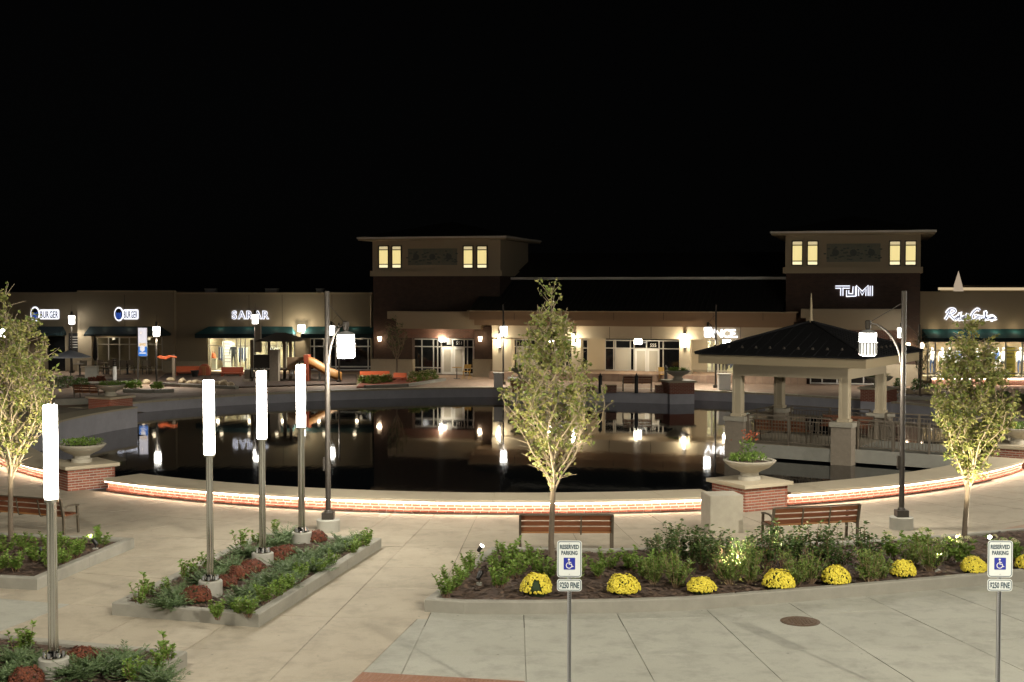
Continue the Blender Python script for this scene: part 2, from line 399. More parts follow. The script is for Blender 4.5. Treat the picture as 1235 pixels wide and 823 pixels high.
# ------------------------------------------------------------------ pond geometry
PC = (0.2, 51.9); R_IN, R_OUT, R_FAR = 17.9, 19.1, 22.7; WALL_T = .36; WATER = -.53
def pol(r, deg, z=0.0): a = radians(deg); return Vector((PC[0] + r * sin(a), PC[1] - r * cos(a), z))   # 0 deg = towards the camera
NEAR0, NEAR1 = -116.0, 76.0                   # the seat wall runs between these angles; beyond it the far bank
def r_ground(d): return R_IN + .5 if NEAR0 <= d <= NEAR1 else R_FAR
# ground: one sheet with the pond cut out of it
angs = [-180 + i * 2 for i in range(180)]
for e in (NEAR0, NEAR1): angs += [e - .01, e + .01]
angs = sorted(angs); b = MB(); n = len(angs)
for d in angs:
    for r in (r_ground(d), 30, 60, 1500): b.v.append(tuple(pol(r, d, -.015)))
for i in range(n):
    for k in range(3):
        a, c = i * 4 + k, ((i + 1) % n) * 4 + k
        b.f.append((a, a + 1, c + 1, c)); b.m.append(0)
ground = tag(b.build('ground', M['ground']), kind='structure')
# near plaza (cast concrete slabs) and car park (grey slabs): every slab that shows is a piece
plaza = MB(); 
def ring(b, r0, r1, d0, d1, z, step=2.0):
    k = max(1, int(abs(d1 - d0) / step)); ds = [d0 + (d1 - d0) * i / k for i in range(k + 1)]; s = len(b.v)
    for d in ds: b.v += [tuple(pol(r0, d, z)), tuple(pol(r1, d, z))]
    for i in range(k): b.f.append((s + 2 * i, s + 2 * i + 1, s + 2 * i + 3, s + 2 * i + 2)); b.m.append(b.cur)
    return b
ring(plaza, 18.6, 60, -116, -46, -.004); ring(plaza, 18.6, 60, 46, 76, -.004)
plaza = tag(plaza.build('plaza', M['plaza']), kind='structure')
lot = tag(MB().prism([pol(30, d)[:2] for d in range(-60, 61, 6)] + [pol(60, d)[:2] for d in range(60, -61, -6)], -.014, -.010).build('parking_lot', M['parking']), kind='structure')
# boundaries between the tan plaza and the grey car park
P4A = at(512, 738)
BL = [at(425, 823), P4A]
def is_lot(x, y):
    fx = BL[0].x + (BL[1].x - BL[0].x) * (y - BL[0].y) / (BL[1].y - BL[0].y)
    d = math.hypot(x - PC[0], y - PC[1])
    if x > fx and y < P4A.y + .2 and x > -4: return True
    if x > P4A.x and d > 27.2: return True
    if x < -8.9 and y < 24.9 + (x + 9) * .2: return True
    return False
RR = [19.16, 21.2, 23.3, 25.4, 27.2, 29.5, 31.7, 33.9, 36.2]
dth = 3.15
for ri in range(len(RR) - 1):
    r0, r1 = RR[ri], RR[ri + 1]
    for k in range(-17, 17):
        d0, d1 = k * dth, (k + 1) * dth
        for sub in range(1):
            poly = [pol(r0 + .006, d0 + .012), pol(r1 - .006, d0 + .012), pol(r1 - .006, (d0 + d1) / 2), pol(r1 - .006, d1 - .012), pol(r0 + .006, d1 - .012), pol(r0 + .006, (d0 + d1) / 2)]
            c = sum(poly, Vector()) / 6; px, py = pix(c)
            if not (-420 < px < 1720 and py < 1000): continue
            groups = []
            # cut the slabs that straddle the plaza / car-park line
            nd = Vector((BL[1].y - BL[0].y, -(BL[1].x - BL[0].x), 0)).normalized()
            sd = [(p - BL[0]).dot(nd) for p in poly]
            if min(sd) < -.03 and max(sd) > .03 and c.y < P4A.y + .6 and abs(c.x) < 6:
                for sgn in (1, -1):
                    out = []
                    for i in range(6):
                        a, bq, da, db = poly[i], poly[(i + 1) % 6], sd[i] * sgn - .006, sd[(i + 1) % 6] * sgn - .006
                        if da >= 0: out.append(a)
                        if (da >= 0) != (db >= 0): out.append(a.lerp(bq, da / (da - db)))
                    if len(out) > 2: groups.append(out)
            else: groups = [poly]
            for g in groups:
                cc = sum(g, Vector()) / len(g); lt = is_lot(cc.x, cc.y)
                m = len(g); s = MB(); dz = random.uniform(-.002, .002)
                ins = [p.lerp(cc, .0022) for p in g]
                vs = [(p.x, p.y, -.009) for p in g] + [(p.x, p.y, -.005 + dz) for p in g] + [(p.x, p.y, dz) for p in ins]
                fs = [tuple(range(2 * m, 3 * m))]
                for i in range(m):
                    j = (i + 1) % m; fs += [(i, j, m + j, m + i), (m + i, m + j, 2 * m + j, 2 * m + i)]
                s.add(vs, fs); s.build('concrete_slab', M['parking'] if lt else M['plaza'], lot if lt else plaza)
# far bank: brick paving, pale stone edge, walkway up to the shops
b = MB(); ring(b, R_FAR + .42, 62, 76, 244, -.006)
far_paving = tag(b.build('brick_paving', M['paver']), kind='structure')
b = MB(); k = 84; s0 = 0
for i in range(k):
    d0, d1 = 76 + 168 * i / k, 76 + 168 * (i + 1) / k
    o = MB(); ps = [pol(R_FAR - .05, d0 + .03), pol(R_FAR + .42, d0 + .03), pol(R_FAR + .42, d1 - .03), pol(R_FAR - .05, d1 - .03)]
    o.prism([p[:2] for p in ps], -.08, .012 + random.uniform(0, .006)).build('edge_stone', M['coping'], far_paving)
b = MB(); ks = [d for d in range(76, 245, 3)]
for d in ks: b.v += [tuple(pol(R_FAR, d, -1.2)), tuple(pol(R_FAR, d, -.07)), tuple(pol(R_FAR + .5, d, -.07)), tuple(pol(R_FAR + .5, d, -1.2))]
for i in range(len(ks) - 1):
    for j in range(4): b.f.append((4 * i + j, 4 * i + (j + 1) % 4, 4 * i + 4 + (j + 1) % 4, 4 * i + 4 + j)); b.m.append(0)
tag(b.build('pond_bank_wall', M['pondwall']), 'long dark stone bank wall round the far side of the pond', 'wall')
# water
m = mat('pond_water', (.004, .005, .006), .035, 0, .5); t = m.node_tree; N, L = t.nodes, t.links
tc = N.new('ShaderNodeTexCoord'); mp = N.new('ShaderNodeMapping'); mp.inputs['Scale'].default_value = (1.2, .35, 1); nz = N.new('ShaderNodeTexNoise')
nz.inputs['Scale'].default_value = 2.2; nz.inputs['Detail'].default_value = 3
bp = N.new('ShaderNodeBump'); bp.inputs['Strength'].default_value = .085; bp.inputs['Distance'].default_value = .02
L.new(tc.outputs['Object'], mp.inputs[0]); L.new(mp.outputs[0], nz.inputs['Vector']); L.new(nz.outputs[0], bp.inputs['Height']); L.new(bp.outputs[0], N['Principled BSDF'].inputs['Normal'])
N['Principled BSDF'].inputs['IOR'].default_value = 1.33
M['water'] = m
b = MB(); b.v = [(0, 0, 0)] + [(R_FAR + .2) * 1 * Vector((sin(radians(d)), cos(radians(d)), 0)) for d in range(0, 360, 3)]; b.v = [tuple(v) for v in b.v]
b.f = [(0, i + 1, (i + 1) % 120 + 1) for i in range(120)]; b.m = [0] * 120
tag(b.build('pond_water', M['water'], loc=(PC[0], PC[1], WATER)), kind='structure')
# ------------------------------------------------------------------ bricks
def brick_mesh(L=.192, Dp=.1, H=.056):
    b = MB(); e = .004
    b.add([(-L/2, e, -H/2 + e), (L/2, e, -H/2 + e), (L/2, e, H/2 - e), (-L/2, e, H/2 - e),
           (-L/2 + e, 0, -H/2 + 2*e), (L/2 - e, 0, -H/2 + 2*e), (L/2 - e, 0, H/2 - 2*e), (-L/2 + e, 0, H/2 - 2*e),
           (-L/2, Dp, -H/2 + e), (L/2, Dp, -H/2 + e), (L/2, Dp, H/2 - e), (-L/2, Dp, H/2 - e)],
          [(4, 5, 6, 7), (0, 1, 5, 4), (1, 2, 6, 5), (2, 3, 7, 6), (3, 0, 4, 7), (0, 8, 9, 1), (2, 10, 11, 3), (1, 9, 10, 2), (3, 11, 8, 0), (8, 11, 10, 9)])
    return b.mesh('brick', M['brick'])
BRICK = brick_mesh(); HALF = brick_mesh(.088)
PITCHZ = .0725
def seat_wall(label, d0, d1, singles, pick_near):
    """curved brick seat wall: mortar core, brick courses, coping stones, LED strip; the largest-showing bricks are single pieces"""
    t = thing('seat_wall', label, 'seat wall', tuple(pol(R_OUT, (d0 + d1) / 2)), 0, 'curved brick seat walls round the pond')
    off = Vector(t.location)
    def arc(b, r0, r1, z0, z1, a0=d0, a1=d1, step=1.5):
        k = max(1, int(abs(a1 - a0) / step)); s = len(b.v)
        for i in range(k + 1):
            d = a0 + (a1 - a0) * i / k
            for r, z in ((r0, z0), (r1, z0), (r1, z1), (r0, z1)): b.v.append(tuple(pol(r, d, z) - off))
        for i in range(k):
            for j in range(4): b.f.append((s + 4*i + j, s + 4*i + (j+1) % 4, s + 4*i + 4 + (j+1) % 4, s + 4*i + 4 + j)); b.m.append(b.cur)
        b.f += [(s, s+1, s+2, s+3), (s+4*k+3, s+4*k+2, s+4*k+1, s+4*k)]; b.m += [b.cur] * 2
        return b
    arc(MB(), R_IN + .04, R_OUT - .14, -.9, .285).build('core', M['mortar'], t)
    arc(MB(), R_IN, R_IN + .04, -1.1, .285).build('pond_face', M['pondwall'], t)
    n = max(1, round(abs(d1 - d0) / 4.3))
    for i in range(n):
        a, c = d0 + (d1 - d0) * i / n, d0 + (d1 - d0) * (i + 1) / n
        arc(MB(), R_IN - .03, R_OUT + .02, .288, WALL_T + random.uniform(0, .004), a + .012, c - .012, 1.1).build('coping_stone', M['coping'], t)
    arc(MB(), R_OUT - .055, R_OUT - .02, .270, .286).build('led_strip', M['led'], t)
    rows = []; L = .212
    for c in range(4):
        r = R_OUT - .135 + (.05 if c == 0 else 0); k = int(radians(abs(d1 - d0)) * r / L)
        for i in range(k):
            d = d0 + (d1 - d0) * (i + (.5 if c % 2 else .25)) / k + .1
            if d > d1 - .3: continue
            p = pol(r, d, .006 + PITCHZ * (c + .5)); rows.append((abs(d - pick_near), p, d))
    rows.sort(key=lambda q: q[0])
    for q in rows[:singles]:
        link('brick', BRICK, t, loc=q[1] - off + Vector((0, 0, random.uniform(-.0015, .0015))), rz=radians(q[2]) + random.uniform(-.012, .012))
    b = MB()
    for q in rows[singles:]: b.box(q[1] - off - Vector((sin(radians(q[2])), -cos(radians(q[2])), 0)) * .05, (.2, .1, .06), radians(q[2]))
    if b.v: tag(b.build('brick_courses', M['brick'], t), kind='stuff')
    return t
seat_wall('long glowing brick seat wall between the two near urn pedestals', -36.5, 15.2, 300, -8)
seat_wall('glowing brick seat wall right of the near right urn pedestal, behind the lamp post', 21.2, 54, 230, 30)
seat_wall('brick seat wall curving away at the left edge behind the left bench', -112, -44.5, 160, -44)
seat_wall('short brick seat wall beyond the footbridge at the far right', 72, 76, 0, 72)
def pedestal(deg, r, rz, label, singles, cap=1.56, s=1.36, h=.58, z0=0.0):
    t = thing('brick_pedestal', label, 'pedestal', tuple(pol(r, deg, z0)), rz, 'brick pedestals under the stone urns round the pond')
    MB().box((0, 0, h / 2), (s - .022, s - .022, h)).build('core', M['mortar'], t); MB().box((0, 0, -.6), (s - .01, s - .01, 1.196)).build('base', M['pondwall'], t)
    b = MB(); z = h; b.box((0, 0, z + .06), (cap, cap, .09)); b.box((0, 0, z + .012), (cap - .12, cap - .12, .03)); b.build('cap_stone', M['coping'], t)
    rows = []; k = 6; L = (s - .004) / (k + .5); nc = int(h / PITCHZ)
    for c in range(nc):
        for side in range(4):
            for i in range(k + 1):
                half = (i == k and c % 2 == 0) or (i == 0 and c % 2 == 1)
                if c % 2 == 0: x = -s/2 + (i + .5) * L if i < k else s/2 - L * .25
                else: x = -s/2 + L * .25 if i == 0 else -s/2 + L * i
                a = side * pi / 2; p = Vector((x * cos(a) + (s/2) * sin(a), x * sin(a) - (s/2) * cos(a), h - .01 - PITCHZ * (c + .5)))
                rows.append((side, p, a, half))
    wa = [t.matrix_basis.to_3x3()]
    Rz = Matrix.Rotation(rz, 3, 'Z'); cv = Vector((0, 0, 0)) - Vector(t.location)
    vis = [q for q in rows if (Rz @ Vector((sin(q[2]), -cos(q[2]), 0))).dot(cv) > 0]
    rest = [q for q in rows if q not in vis]
    for q in vis[:singles]:
        link('brick', HALF if q[3] else BRICK, t, loc=q[1], rz=q[2])
    b = MB()
    for q in vis[singles:] + rest: b.box(q[1] + Vector((-sin(q[2]) * .045, cos(q[2]) * .045, 0)), (.09 if q[3] else .195, .09, .06), q[2])
    if b.v: tag(b.build('brick_courses', M['brick'], t), kind='stuff')
    return t
def urn(loc, label, plant_label, scale=1.0, tall=False):
    t = thing('stone_urn', label, 'urn planter', loc, 0, 'wide stone urns on the brick pedestals')
    b = MB(); b.lathe([(.30, 0), (.30, .10), (.24, .12), (.24, .20), (.30, .24), (.52, .34), (.64, .44), (.70, .50), (.71, .53), (.68, .545), (.60, .53), (.58, .48)], 36)
    b.build('bowl', M['cast'], t, True)
    MB().lathe([(.59, .47), (.3, .50), (.02, .51)], 24).build('soil', M['mulch'], t, True)
    t.scale = (scale,) * 3
    p = thing('urn_plants', plant_label, 'plants', (loc[0], loc[1], loc[2] + .49 * scale), 0, 'plants growing in the stone urns')
    b = MB(); rnd = random.Random(int(abs(loc[0]) * 100))
    for i in range(26):
        a, r = rnd.uniform(0, 2*pi), .5 * sqrt(rnd.random()); c = Vector((r * cos(a), r * sin(a), 0))
        for k in range(14):
            d = Vector((rnd.gauss(0, .6) + cos(a) * .5, rnd.gauss(0, .6) + sin(a) * .5, rnd.uniform(.2, 1.2)))
            b.leaf(c + Vector((rnd.gauss(0, .06), rnd.gauss(0, .06), rnd.uniform(0, .17))), d, Vector((rnd.gauss(0, 1), rnd.gauss(0, 1), 1)), rnd.uniform(.07, .13), .045)
    b.build('foliage', M['leafgreen'], p, fix=False)
    if tall:
        b = MB()
        for k in range(150):
            z = rnd.uniform(.1, .58); w = .16 * (1.1 - z)
            c = Vector((rnd.gauss(-.05, w), rnd.gauss(0, w), z)); b.leaf(c, Vector((rnd.gauss(0, 1), rnd.gauss(0, 1), .5)), Vector((rnd.gauss(0, 1), 0, 1)), .10, .055)
        tag(b.build('upright_stems', M['leafgreen'], p, fix=False), kind='stuff')
        b = MB()
        for k in range(46):
            c = Vector((rnd.gauss(-.02, .17), rnd.gauss(0, .1), rnd.uniform(.55, .82))); b.leaf(c, Vector((rnd.gauss(0, 1), rnd.gauss(0, 1), .8)), Vector((0, 1, 1)), .075, .05)
        tag(b.build('red_flowers', mat('salmon_petals', (.45, .11, .05), .8, island=.6), p, fix=False), kind='stuff')
    p.scale = (scale,) * 3
specs = [(18.2, 18.75, radians(29), 'brick pedestal on the near shore right of centre, behind the stone block', 'stone urn right of centre with tall red-tipped plant', 'tall leafy plant with salmon red flower heads in the near right urn', 200, True),
         (-40.5, 18.9, radians(40), 'brick pedestal on the near shore at left, beside the first light column', 'stone urn with low greenery on the near left pedestal', 'low greenery in the near left urn', 200, False),
         (57.5, 18.6, radians(57), 'brick pedestal cropped by the right edge of the picture, next to the footbridge', 'stone urn at the right edge beside the footbridge', 'dark greenery in the urn at the right edge', 60, False),
         (-115, 20.2, radians(-30), 'brick pedestal on the far left shore below the burger restaurant', 'stone urn with bushy plants on the far left shore', 'bushy plants in the far left urn', 0, False),
         (155.5, 20.6, radians(12), 'brick pedestal on the far shore just left of the pavilion roof', 'pale stone urn on the far shore in front of the arcade pier', 'spiky greenery in the far centre urn', 0, False),
         (179, 20.4, radians(0), 'brick pedestal on the far shore hidden behind the centre tree', 'stone urn behind the centre tree on the far shore', 'greenery in the urn behind the centre tree', 0, False),
         (128, 22.6, radians(-35), 'dark brick pedestal on the far shore seen through the pavilion', 'stone urn seen between the two right pavilion posts', 'greenery in the urn seen through the pavilion', 0, False)]
for d, r, rz, l1, l2, l3, sg, tall in specs:
    pedestal(d, r, rz, l1, sg)
    urn(tuple(pol(r, d, .685)), l2, l3, .95, tall)
# overlook: the bank steps forward between the two centre pedestals
b = MB(); ks = [156 + i * 2 for i in range(12)]
for d in ks: b.v += [tuple(pol(19.9, d, -1.1)), tuple(pol(19.9, d, .0)), tuple(pol(R_FAR + .6, d, .0)), tuple(pol(R_FAR + .6, d, -1.1))]
for i in range(len(ks) - 1):
    for j in range(4): b.f.append((4*i + j, 4*i + (j+1) % 4, 4*i + 4 + (j+1) % 4, 4*i + 4 + j)); b.m.append(0)
b.f += [(0, 1, 2, 3), tuple(len(b.v) - 1 - i for i in range(4))]; b.m += [0, 0]
tag(b.build('overlook_terrace', M['pondwall']), kind='structure')
b = MB()
ring(b, 19.85, R_FAR + .6, 155.5, 178.5, .012); tag(b.build('overlook_paving', M['paver']), kind='structure')
# ------------------------------------------------------------------ planting beds
BEDS = {}
def bed(key, label, poly, h=.22, w=.17, chips=900):
    poly = [Vector((p[0], p[1])) for p in poly]
    ar = sum(poly[i - 1].x * poly[i].y - poly[i].x * poly[i - 1].y for i in range(len(poly)))
    if ar < 0: poly = poly[::-1]
    inn = offset_poly(poly, w); t = thing('planting_bed', label, 'planting bed', (0, 0, 0))
    c = sum(poly, Vector((0, 0))) / len(poly); t.location = (c.x, c.y, 0); o = t.location.to_2d()
    n = len(poly)
    for i in range(n):
        a, bq, ia, ib = poly[i], poly[(i + 1) % n], inn[i], inn[(i + 1) % n]
        k = max(1, round((bq - a).length / 2.6))
        for j in range(k):
            g = .004 / max((bq - a).length, .1); t0, t1 = j / k + (g if j else 0), (j + 1) / k - (g if j < k - 1 else 0)
            p = [a.lerp(bq, t0) - o, a.lerp(bq, t1) - o, ib.lerp(ia, 1 - t1) - o, ib.lerp(ia, 1 - t0) - o]
            s = MB(); e = .018; cc = sum(p, Vector((0, 0))) / 4; q = [v.lerp(cc, 0) for v in p]
            q[0] = p[0].lerp(p[3], e / w); q[1] = p[1].lerp(p[2], e / w); q[3] = p[3].lerp(p[0], e / w); q[2] = p[2].lerp(p[1], e / w)
            vs = [(v.x, v.y, -.01) for v in p] + [(v.x, v.y, h - e) for v in p] + [(v.x, v.y, h) for v in q]
            fs = [(8, 9, 10, 11)]
            for m in range(4): m2 = (m + 1) % 4; fs += [(m, m2, 4 + m2, 4 + m), (4 + m, 4 + m2, 8 + m2, 8 + m)]
            s.add(vs, fs).build('curb_stone', M['curb'], t)
    in2 = [v - o for v in offset_poly(poly, w * .9)]
    xs, ys = [v.x for v in in2], [v.y for v in in2]; st = .22
    # soil: a fine uneven sheet clipped to the bed
    bm = bmesh.new(); f = bm.faces.new([bm.verts.new((v.x, v.y, 0)) for v in in2]); bmesh.ops.triangulate(bm, faces=[f])
    for axis, lo, hi in ((0, min(xs), max(xs)), (1, min(ys), max(ys))):
        q = lo + st
        while q < hi:
            co = Vector((q, 0, 0)) if axis == 0 else Vector((0, q, 0)); no = Vector((1, 0, 0)) if axis == 0 else Vector((0, 1, 0))
            bmesh.ops.bisect_plane(bm, geom=bm.verts[:] + bm.edges[:] + bm.faces[:], plane_co=co, plane_no=no); q += st
    for v in bm.verts: v.co.z = h * .74 + .03 * sin(v.co.x * 3.1) * cos(v.co.y * 2.7) + random.uniform(-.012, .02)
    me = bpy.data.meshes.new('soil'); bm.to_mesh(me); bm.free(); me.materials.append(M['mulch']); link('soil', me, t)
    b = MB(); cnt = 0
    while cnt < chips:
        x, y = random.uniform(min(xs), max(xs)), random.uniform(min(ys), max(ys))
        if not inside(in2, x, y): continue
        cnt += 1; a = random.uniform(0, pi); L, wd = random.uniform(.03, .09), random.uniform(.015, .035)
        d = Vector((cos(a), sin(a), random.uniform(-.25, .25))) * L; s_ = Vector((-sin(a), cos(a), random.uniform(-.3, .3))) * wd
        p = Vector((x, y, h * .74 + .03 * sin(x * 3.1) * cos(y * 2.7) + random.uniform(.012, .035)))
        b.quad(p - d - s_, p + d - s_, p + d + s_, p - d + s_)
    tag(b.build('bark_chips', M['chips'], t, fix=False), kind='stuff')
    BEDS[key] = poly; return t
fr = [(512, 738), (560, 741), (640, 741.5), (740, 740), (830, 737), (930, 729), (1030, 720.7), (1160, 709), (1235, 702), (1330, 690)]
bk = [(1330, 636), (1235, 648), (1140, 657), (1040, 664), (900, 669), (740, 674), (592, 672)]
bed('right', 'long curved planting bed with yellow mums along the car park', [at(*p) for p in fr + bk], chips=5200)
q0, q1, q2 = at(135, 742), at(312, 757), at(460, 661)
bed('lamp', 'slanting planting bed round three lit columns', [q0, q1, q2, q0 + (q2 - q1) * .97], chips=1600)
r1, r2 = at(45, 712), at(162, 661)
r0 = Vector((-14.0, r1.y + 1.1, 0))
bed('left', 'planting bed with the left tree and a bench behind it', [r0, r1, r2, r2 + (r0 - r1)], chips=1500)
s1 = at(226, 803); sd_ = (q1 - q2).normalized(); sa = (q0 - q1).normalized()
bed('corner', 'planting bed cut off by the lower left corner round the nearest lit column', [s1, s1 + sa * 4.4, s1 + sa * 4.4 + sd_ * 3.2, s1 + sd_ * 3.2], chips=1200)
# tactile pad and manhole
t = thing('tactile_pad', 'red textured warning pad at the bottom edge of the walkway', 'tactile paving', tuple(at(500, 836)), radians(-11))
MB().bx(-1.0, 1.4, -1.1, .80, -.004, .012).build('pad', M['tactile'], t)
b = MB()
for i in range(37):
    for j in range(30):
        x, y = -.96 + i * .0635, -1.05 + j * .0615
        s = len(b.v); r0_, r1_ = .022, .012
        for r_, z_ in ((r0_, .012), (r1_, .019)):
            for k in range(6): b.v.append((x + r_ * cos(k * pi / 3), y + r_ * sin(k * pi / 3), z_))
        b.f += [tuple(s + 6 + k for k in range(6))] + [(s + k, s + (k+1) % 6, s + 6 + (k+1) % 6, s + 6 + k) for k in range(6)]; b.m += [0] * 7
tag(b.build('domes', M['tactile'], t), kind='stuff')
t = thing('manhole_cover', 'round rusty manhole cover in the grey car park slabs', 'manhole cover', tuple(at(965, 750)))
b = MB(); b.lathe([(.33, .004), (.33, .012), (.29, .014), (.285, .006), (.02, .006)], 36); b.build('ring', M['rust_iron'], t)
b = MB(); b.lathe([(.275, .004), (.275, .013), (.0, .013)], 32)
for i in range(-4, 5):
    for j in range(-4, 5):
        if i*i + j*j < 17: b.box((i * .055, j * .055, .016), (.035, .035, .008))
b.build('lid', M['rust_iron'], t)

bp_ = [at(*p) for p in [(1040, 676), (1110, 660), (1235, 633), (1330, 614), (1330, 652), (1235, 662), (1140, 671), (1060, 680)]]
tag(MB().prism([(p.x, p.y) for p in bp_], .001, .006).build('brick_band', M['paver']), kind='structure')
BZ = .165                                     # top of the bark in the planting beds
# ------------------------------------------------------------------ text helpers
def text_mesh(name, txt, h, mats, depth=.004, fat=0.0, sx=1.0):
    """flat lettering with real thickness, in the local XZ plane, facing -Y, centred; returns mesh, width"""
    cu = bpy.data.curves.new('text', 'FONT'); cu.body = txt; cu.size = 1.0; cu.extrude = .001; cu.offset = fat; cu.resolution_u = 4
    ob = bpy.data.objects.new('text', cu); COL.objects.link(ob)
    dg = bpy.context.evaluated_depsgraph_get(); me = bpy.data.meshes.new_from_object(ob.evaluated_get(dg))
    bpy.data.objects.remove(ob); bpy.data.curves.remove(cu)
    xs = [v.co.x for v in me.vertices]; ys = [v.co.y for v in me.vertices]
    x0, x1, y0, y1 = min(xs), max(xs), min(ys), max(ys); s = h / .73; zz = max(v.co.z for v in me.vertices)
    for v in me.vertices:
        x, y, z = v.co
        v.co = ((x - (x0 + x1) / 2) * s * sx, -depth if z > 0 else 0, (y - .365) * s)
    me.materials.clear(); me.materials.append(mats); me.name = name
    return me, (x1 - x0) * s * sx
def stroke(b, pts, w, y0=0.0, y1=-.004, closed=False):
    """a ribbon of width w along 2-D points in the XZ plane with thickness"""
    P = [Vector((p[0], p[1])) for p in pts]; n = len(P); lf, rt = [], []
    for i in range(n):
        a, c = P[(i - 1) % n if closed else max(i - 1, 0)], P[(i + 1) % n if closed else min(i + 1, n - 1)]
        d = (c - a); d = d.normalized() if d.length > 1e-9 else Vector((1, 0)); nn = Vector((-d.y, d.x))
        d1 = (P[i] - a); 
        k = 1.0
        if d1.length > 1e-9: k = 1 / max(.6, abs(nn.dot(Vector((-d1.normalized().y, d1.normalized().x)))))
        lf.append(P[i] + nn * w / 2 * k); rt.append(P[i] - nn * w / 2 * k)
    s = len(b.v)
    for i in range(n):
        for q in (lf[i], rt[i]):
            b.v.append((q.x, y0, q.y)); b.v.append((q.x, y1, q.y))
    for i in range(n if closed else n - 1):
        a, c = s + 4 * i, s + 4 * ((i + 1) % n)
        for f in ((a + 1, c + 1, c + 3, a + 3), (a, a + 2, c + 2, c), (a, c, c + 1, a + 1), (a + 2, a + 3, c + 3, c + 2)): b.f.append(f); b.m.append(b.cur)
    if not closed:
        e = s + 4 * (n - 1); b.f += [(s, s + 1, s + 3, s + 2), (e, e + 2, e + 3, e + 1)]; b.m += [b.cur] * 2
    return b
def rrect(w, h, r, n=5):
    out = []
    for cx, cy, a0 in ((w/2 - r, h/2 - r, 0), (-w/2 + r, h/2 - r, 90), (-w/2 + r, -h/2 + r, 180), (w/2 - r, -h/2 + r, 270)):
        for i in range(n + 1): a = radians(a0 + 90 * i / n); out.append((cx + r * cos(a), cy + r * sin(a)))
    return out
def plate(b, pts, y0, y1):
    n = len(pts)
    return b.add([(p[0], y0, p[1]) for p in pts] + [(p[0], y1, p[1]) for p in pts], [tuple(range(n)), tuple(reversed(range(n, 2 * n)))] + [(i, i + n, (i + 1) % n + n, (i + 1) % n) for i in range(n)])
# ------------------------------------------------------------------ lit columns
def column_light():
    t = thing('column_light', '', 'light column', (0, 0, 0), 0, 'steel light columns with glowing tubes in the planting beds')
    MB().lathe([(.21, -.02), (.21, .255), (.195, .27)], 28).build('concrete_footing', M['concrete'], t, True)
    b = MB(); b.lathe([(.16, .271), (.16, .29), (.10, .30), (.085, .37)], 24); b.build('base_flange', M['steel'], t, True)
    for k in range(6):
        a = k * pi / 3 + .3; MB().tube([(.13 * cos(a), .13 * sin(a), .285), (.13 * cos(a), .13 * sin(a), .35)], .017, 6).build('anchor_nut', M['galv'], t)
    b = MB(); b.cyl((0, 0), .05, .28, 2.46, 20)
    b.build('pole', M['steel'], t, True)
    for k in range(4):
        a = k * pi / 2 + pi / 4
        MB().tube([(.056 * cos(a), .056 * sin(a), .28), (.056 * cos(a), .056 * sin(a), 2.48)], .019, 12).build('rod', M['steel'], t, True)
    MB().lathe([(.098, 2.455), (.098, 2.50), (.06, 2.505)], 24).build('collar', M['steel'], t, True)
    MB().lathe([(.088, 2.50), (.094, 2.52), (.094, 3.79), (.088, 3.805)], 28).build('glowing_tube', M['tube'], t, True)
    for k in range(4):
        a = k * pi / 2 + pi / 4
        MB().tube([(.06 * cos(a), .06 * sin(a), 3.80), (.06 * cos(a), .06 * sin(a), 3.88)], .011, 6).build('rod_tip', M['steel'], t)
    return t
c0 = column_light()
cl = [((65, 816), 'nearest light column, at the lower left with its footing among rust-red mums'), ((254, 718), 'light column at the front of the slanting bed'),
      ((317, 683), 'light column in the middle of the slanting bed'), ((364, 657), 'light column at the back of the slanting bed, farthest of the four')]
for i, (p, l) in enumerate(cl):
    q = at(*p, BZ - .01); (place(c0, q, .2 * i, l))
drop(c0)
# ------------------------------------------------------------------ arm lamp posts
def lantern(parent, top, r=.2, h=.62, m='lantern', low=None):
    """hanging lantern: cap, glowing upper cylinder, louvred lower half"""
    x, y, z = top
    b = MB(); b.lathe([(.03, 0), (.05, -.03), (r * .75, -.06), (r * 1.02, -.09), (r * 1.02, -.11)], 20, top); cap = b.build('lantern_cap', M['grille'], parent, True)
    MB().lathe([(r * .93, -.11), (r * .95, -.12), (r * .95, -h * .52)], 20, top).build('lantern_lens', M[m], parent, True)
    MB().lathe([(r * .90, -h * .521), (r * .90, -h), (r * .86, -h - .005)], 20, top).build('lantern_lower_lens', M[low or m], parent, True)
    b = MB()
    for k in range(16):
        a = k * pi / 8; b.box((x + r * cos(a), y + r * sin(a), z - h * .74), (.012, .03, h * .46), a)
    b.build('lantern_louvres', M['grille'], parent)
    b = MB(); b.lathe([(r * .98, -h * .5), (r * 1.13, -h * .5), (r * 1.13, -h * .53), (r * .98, -h * .53)], 20, top); b.build('lantern_ring', M['grille'], parent, True)
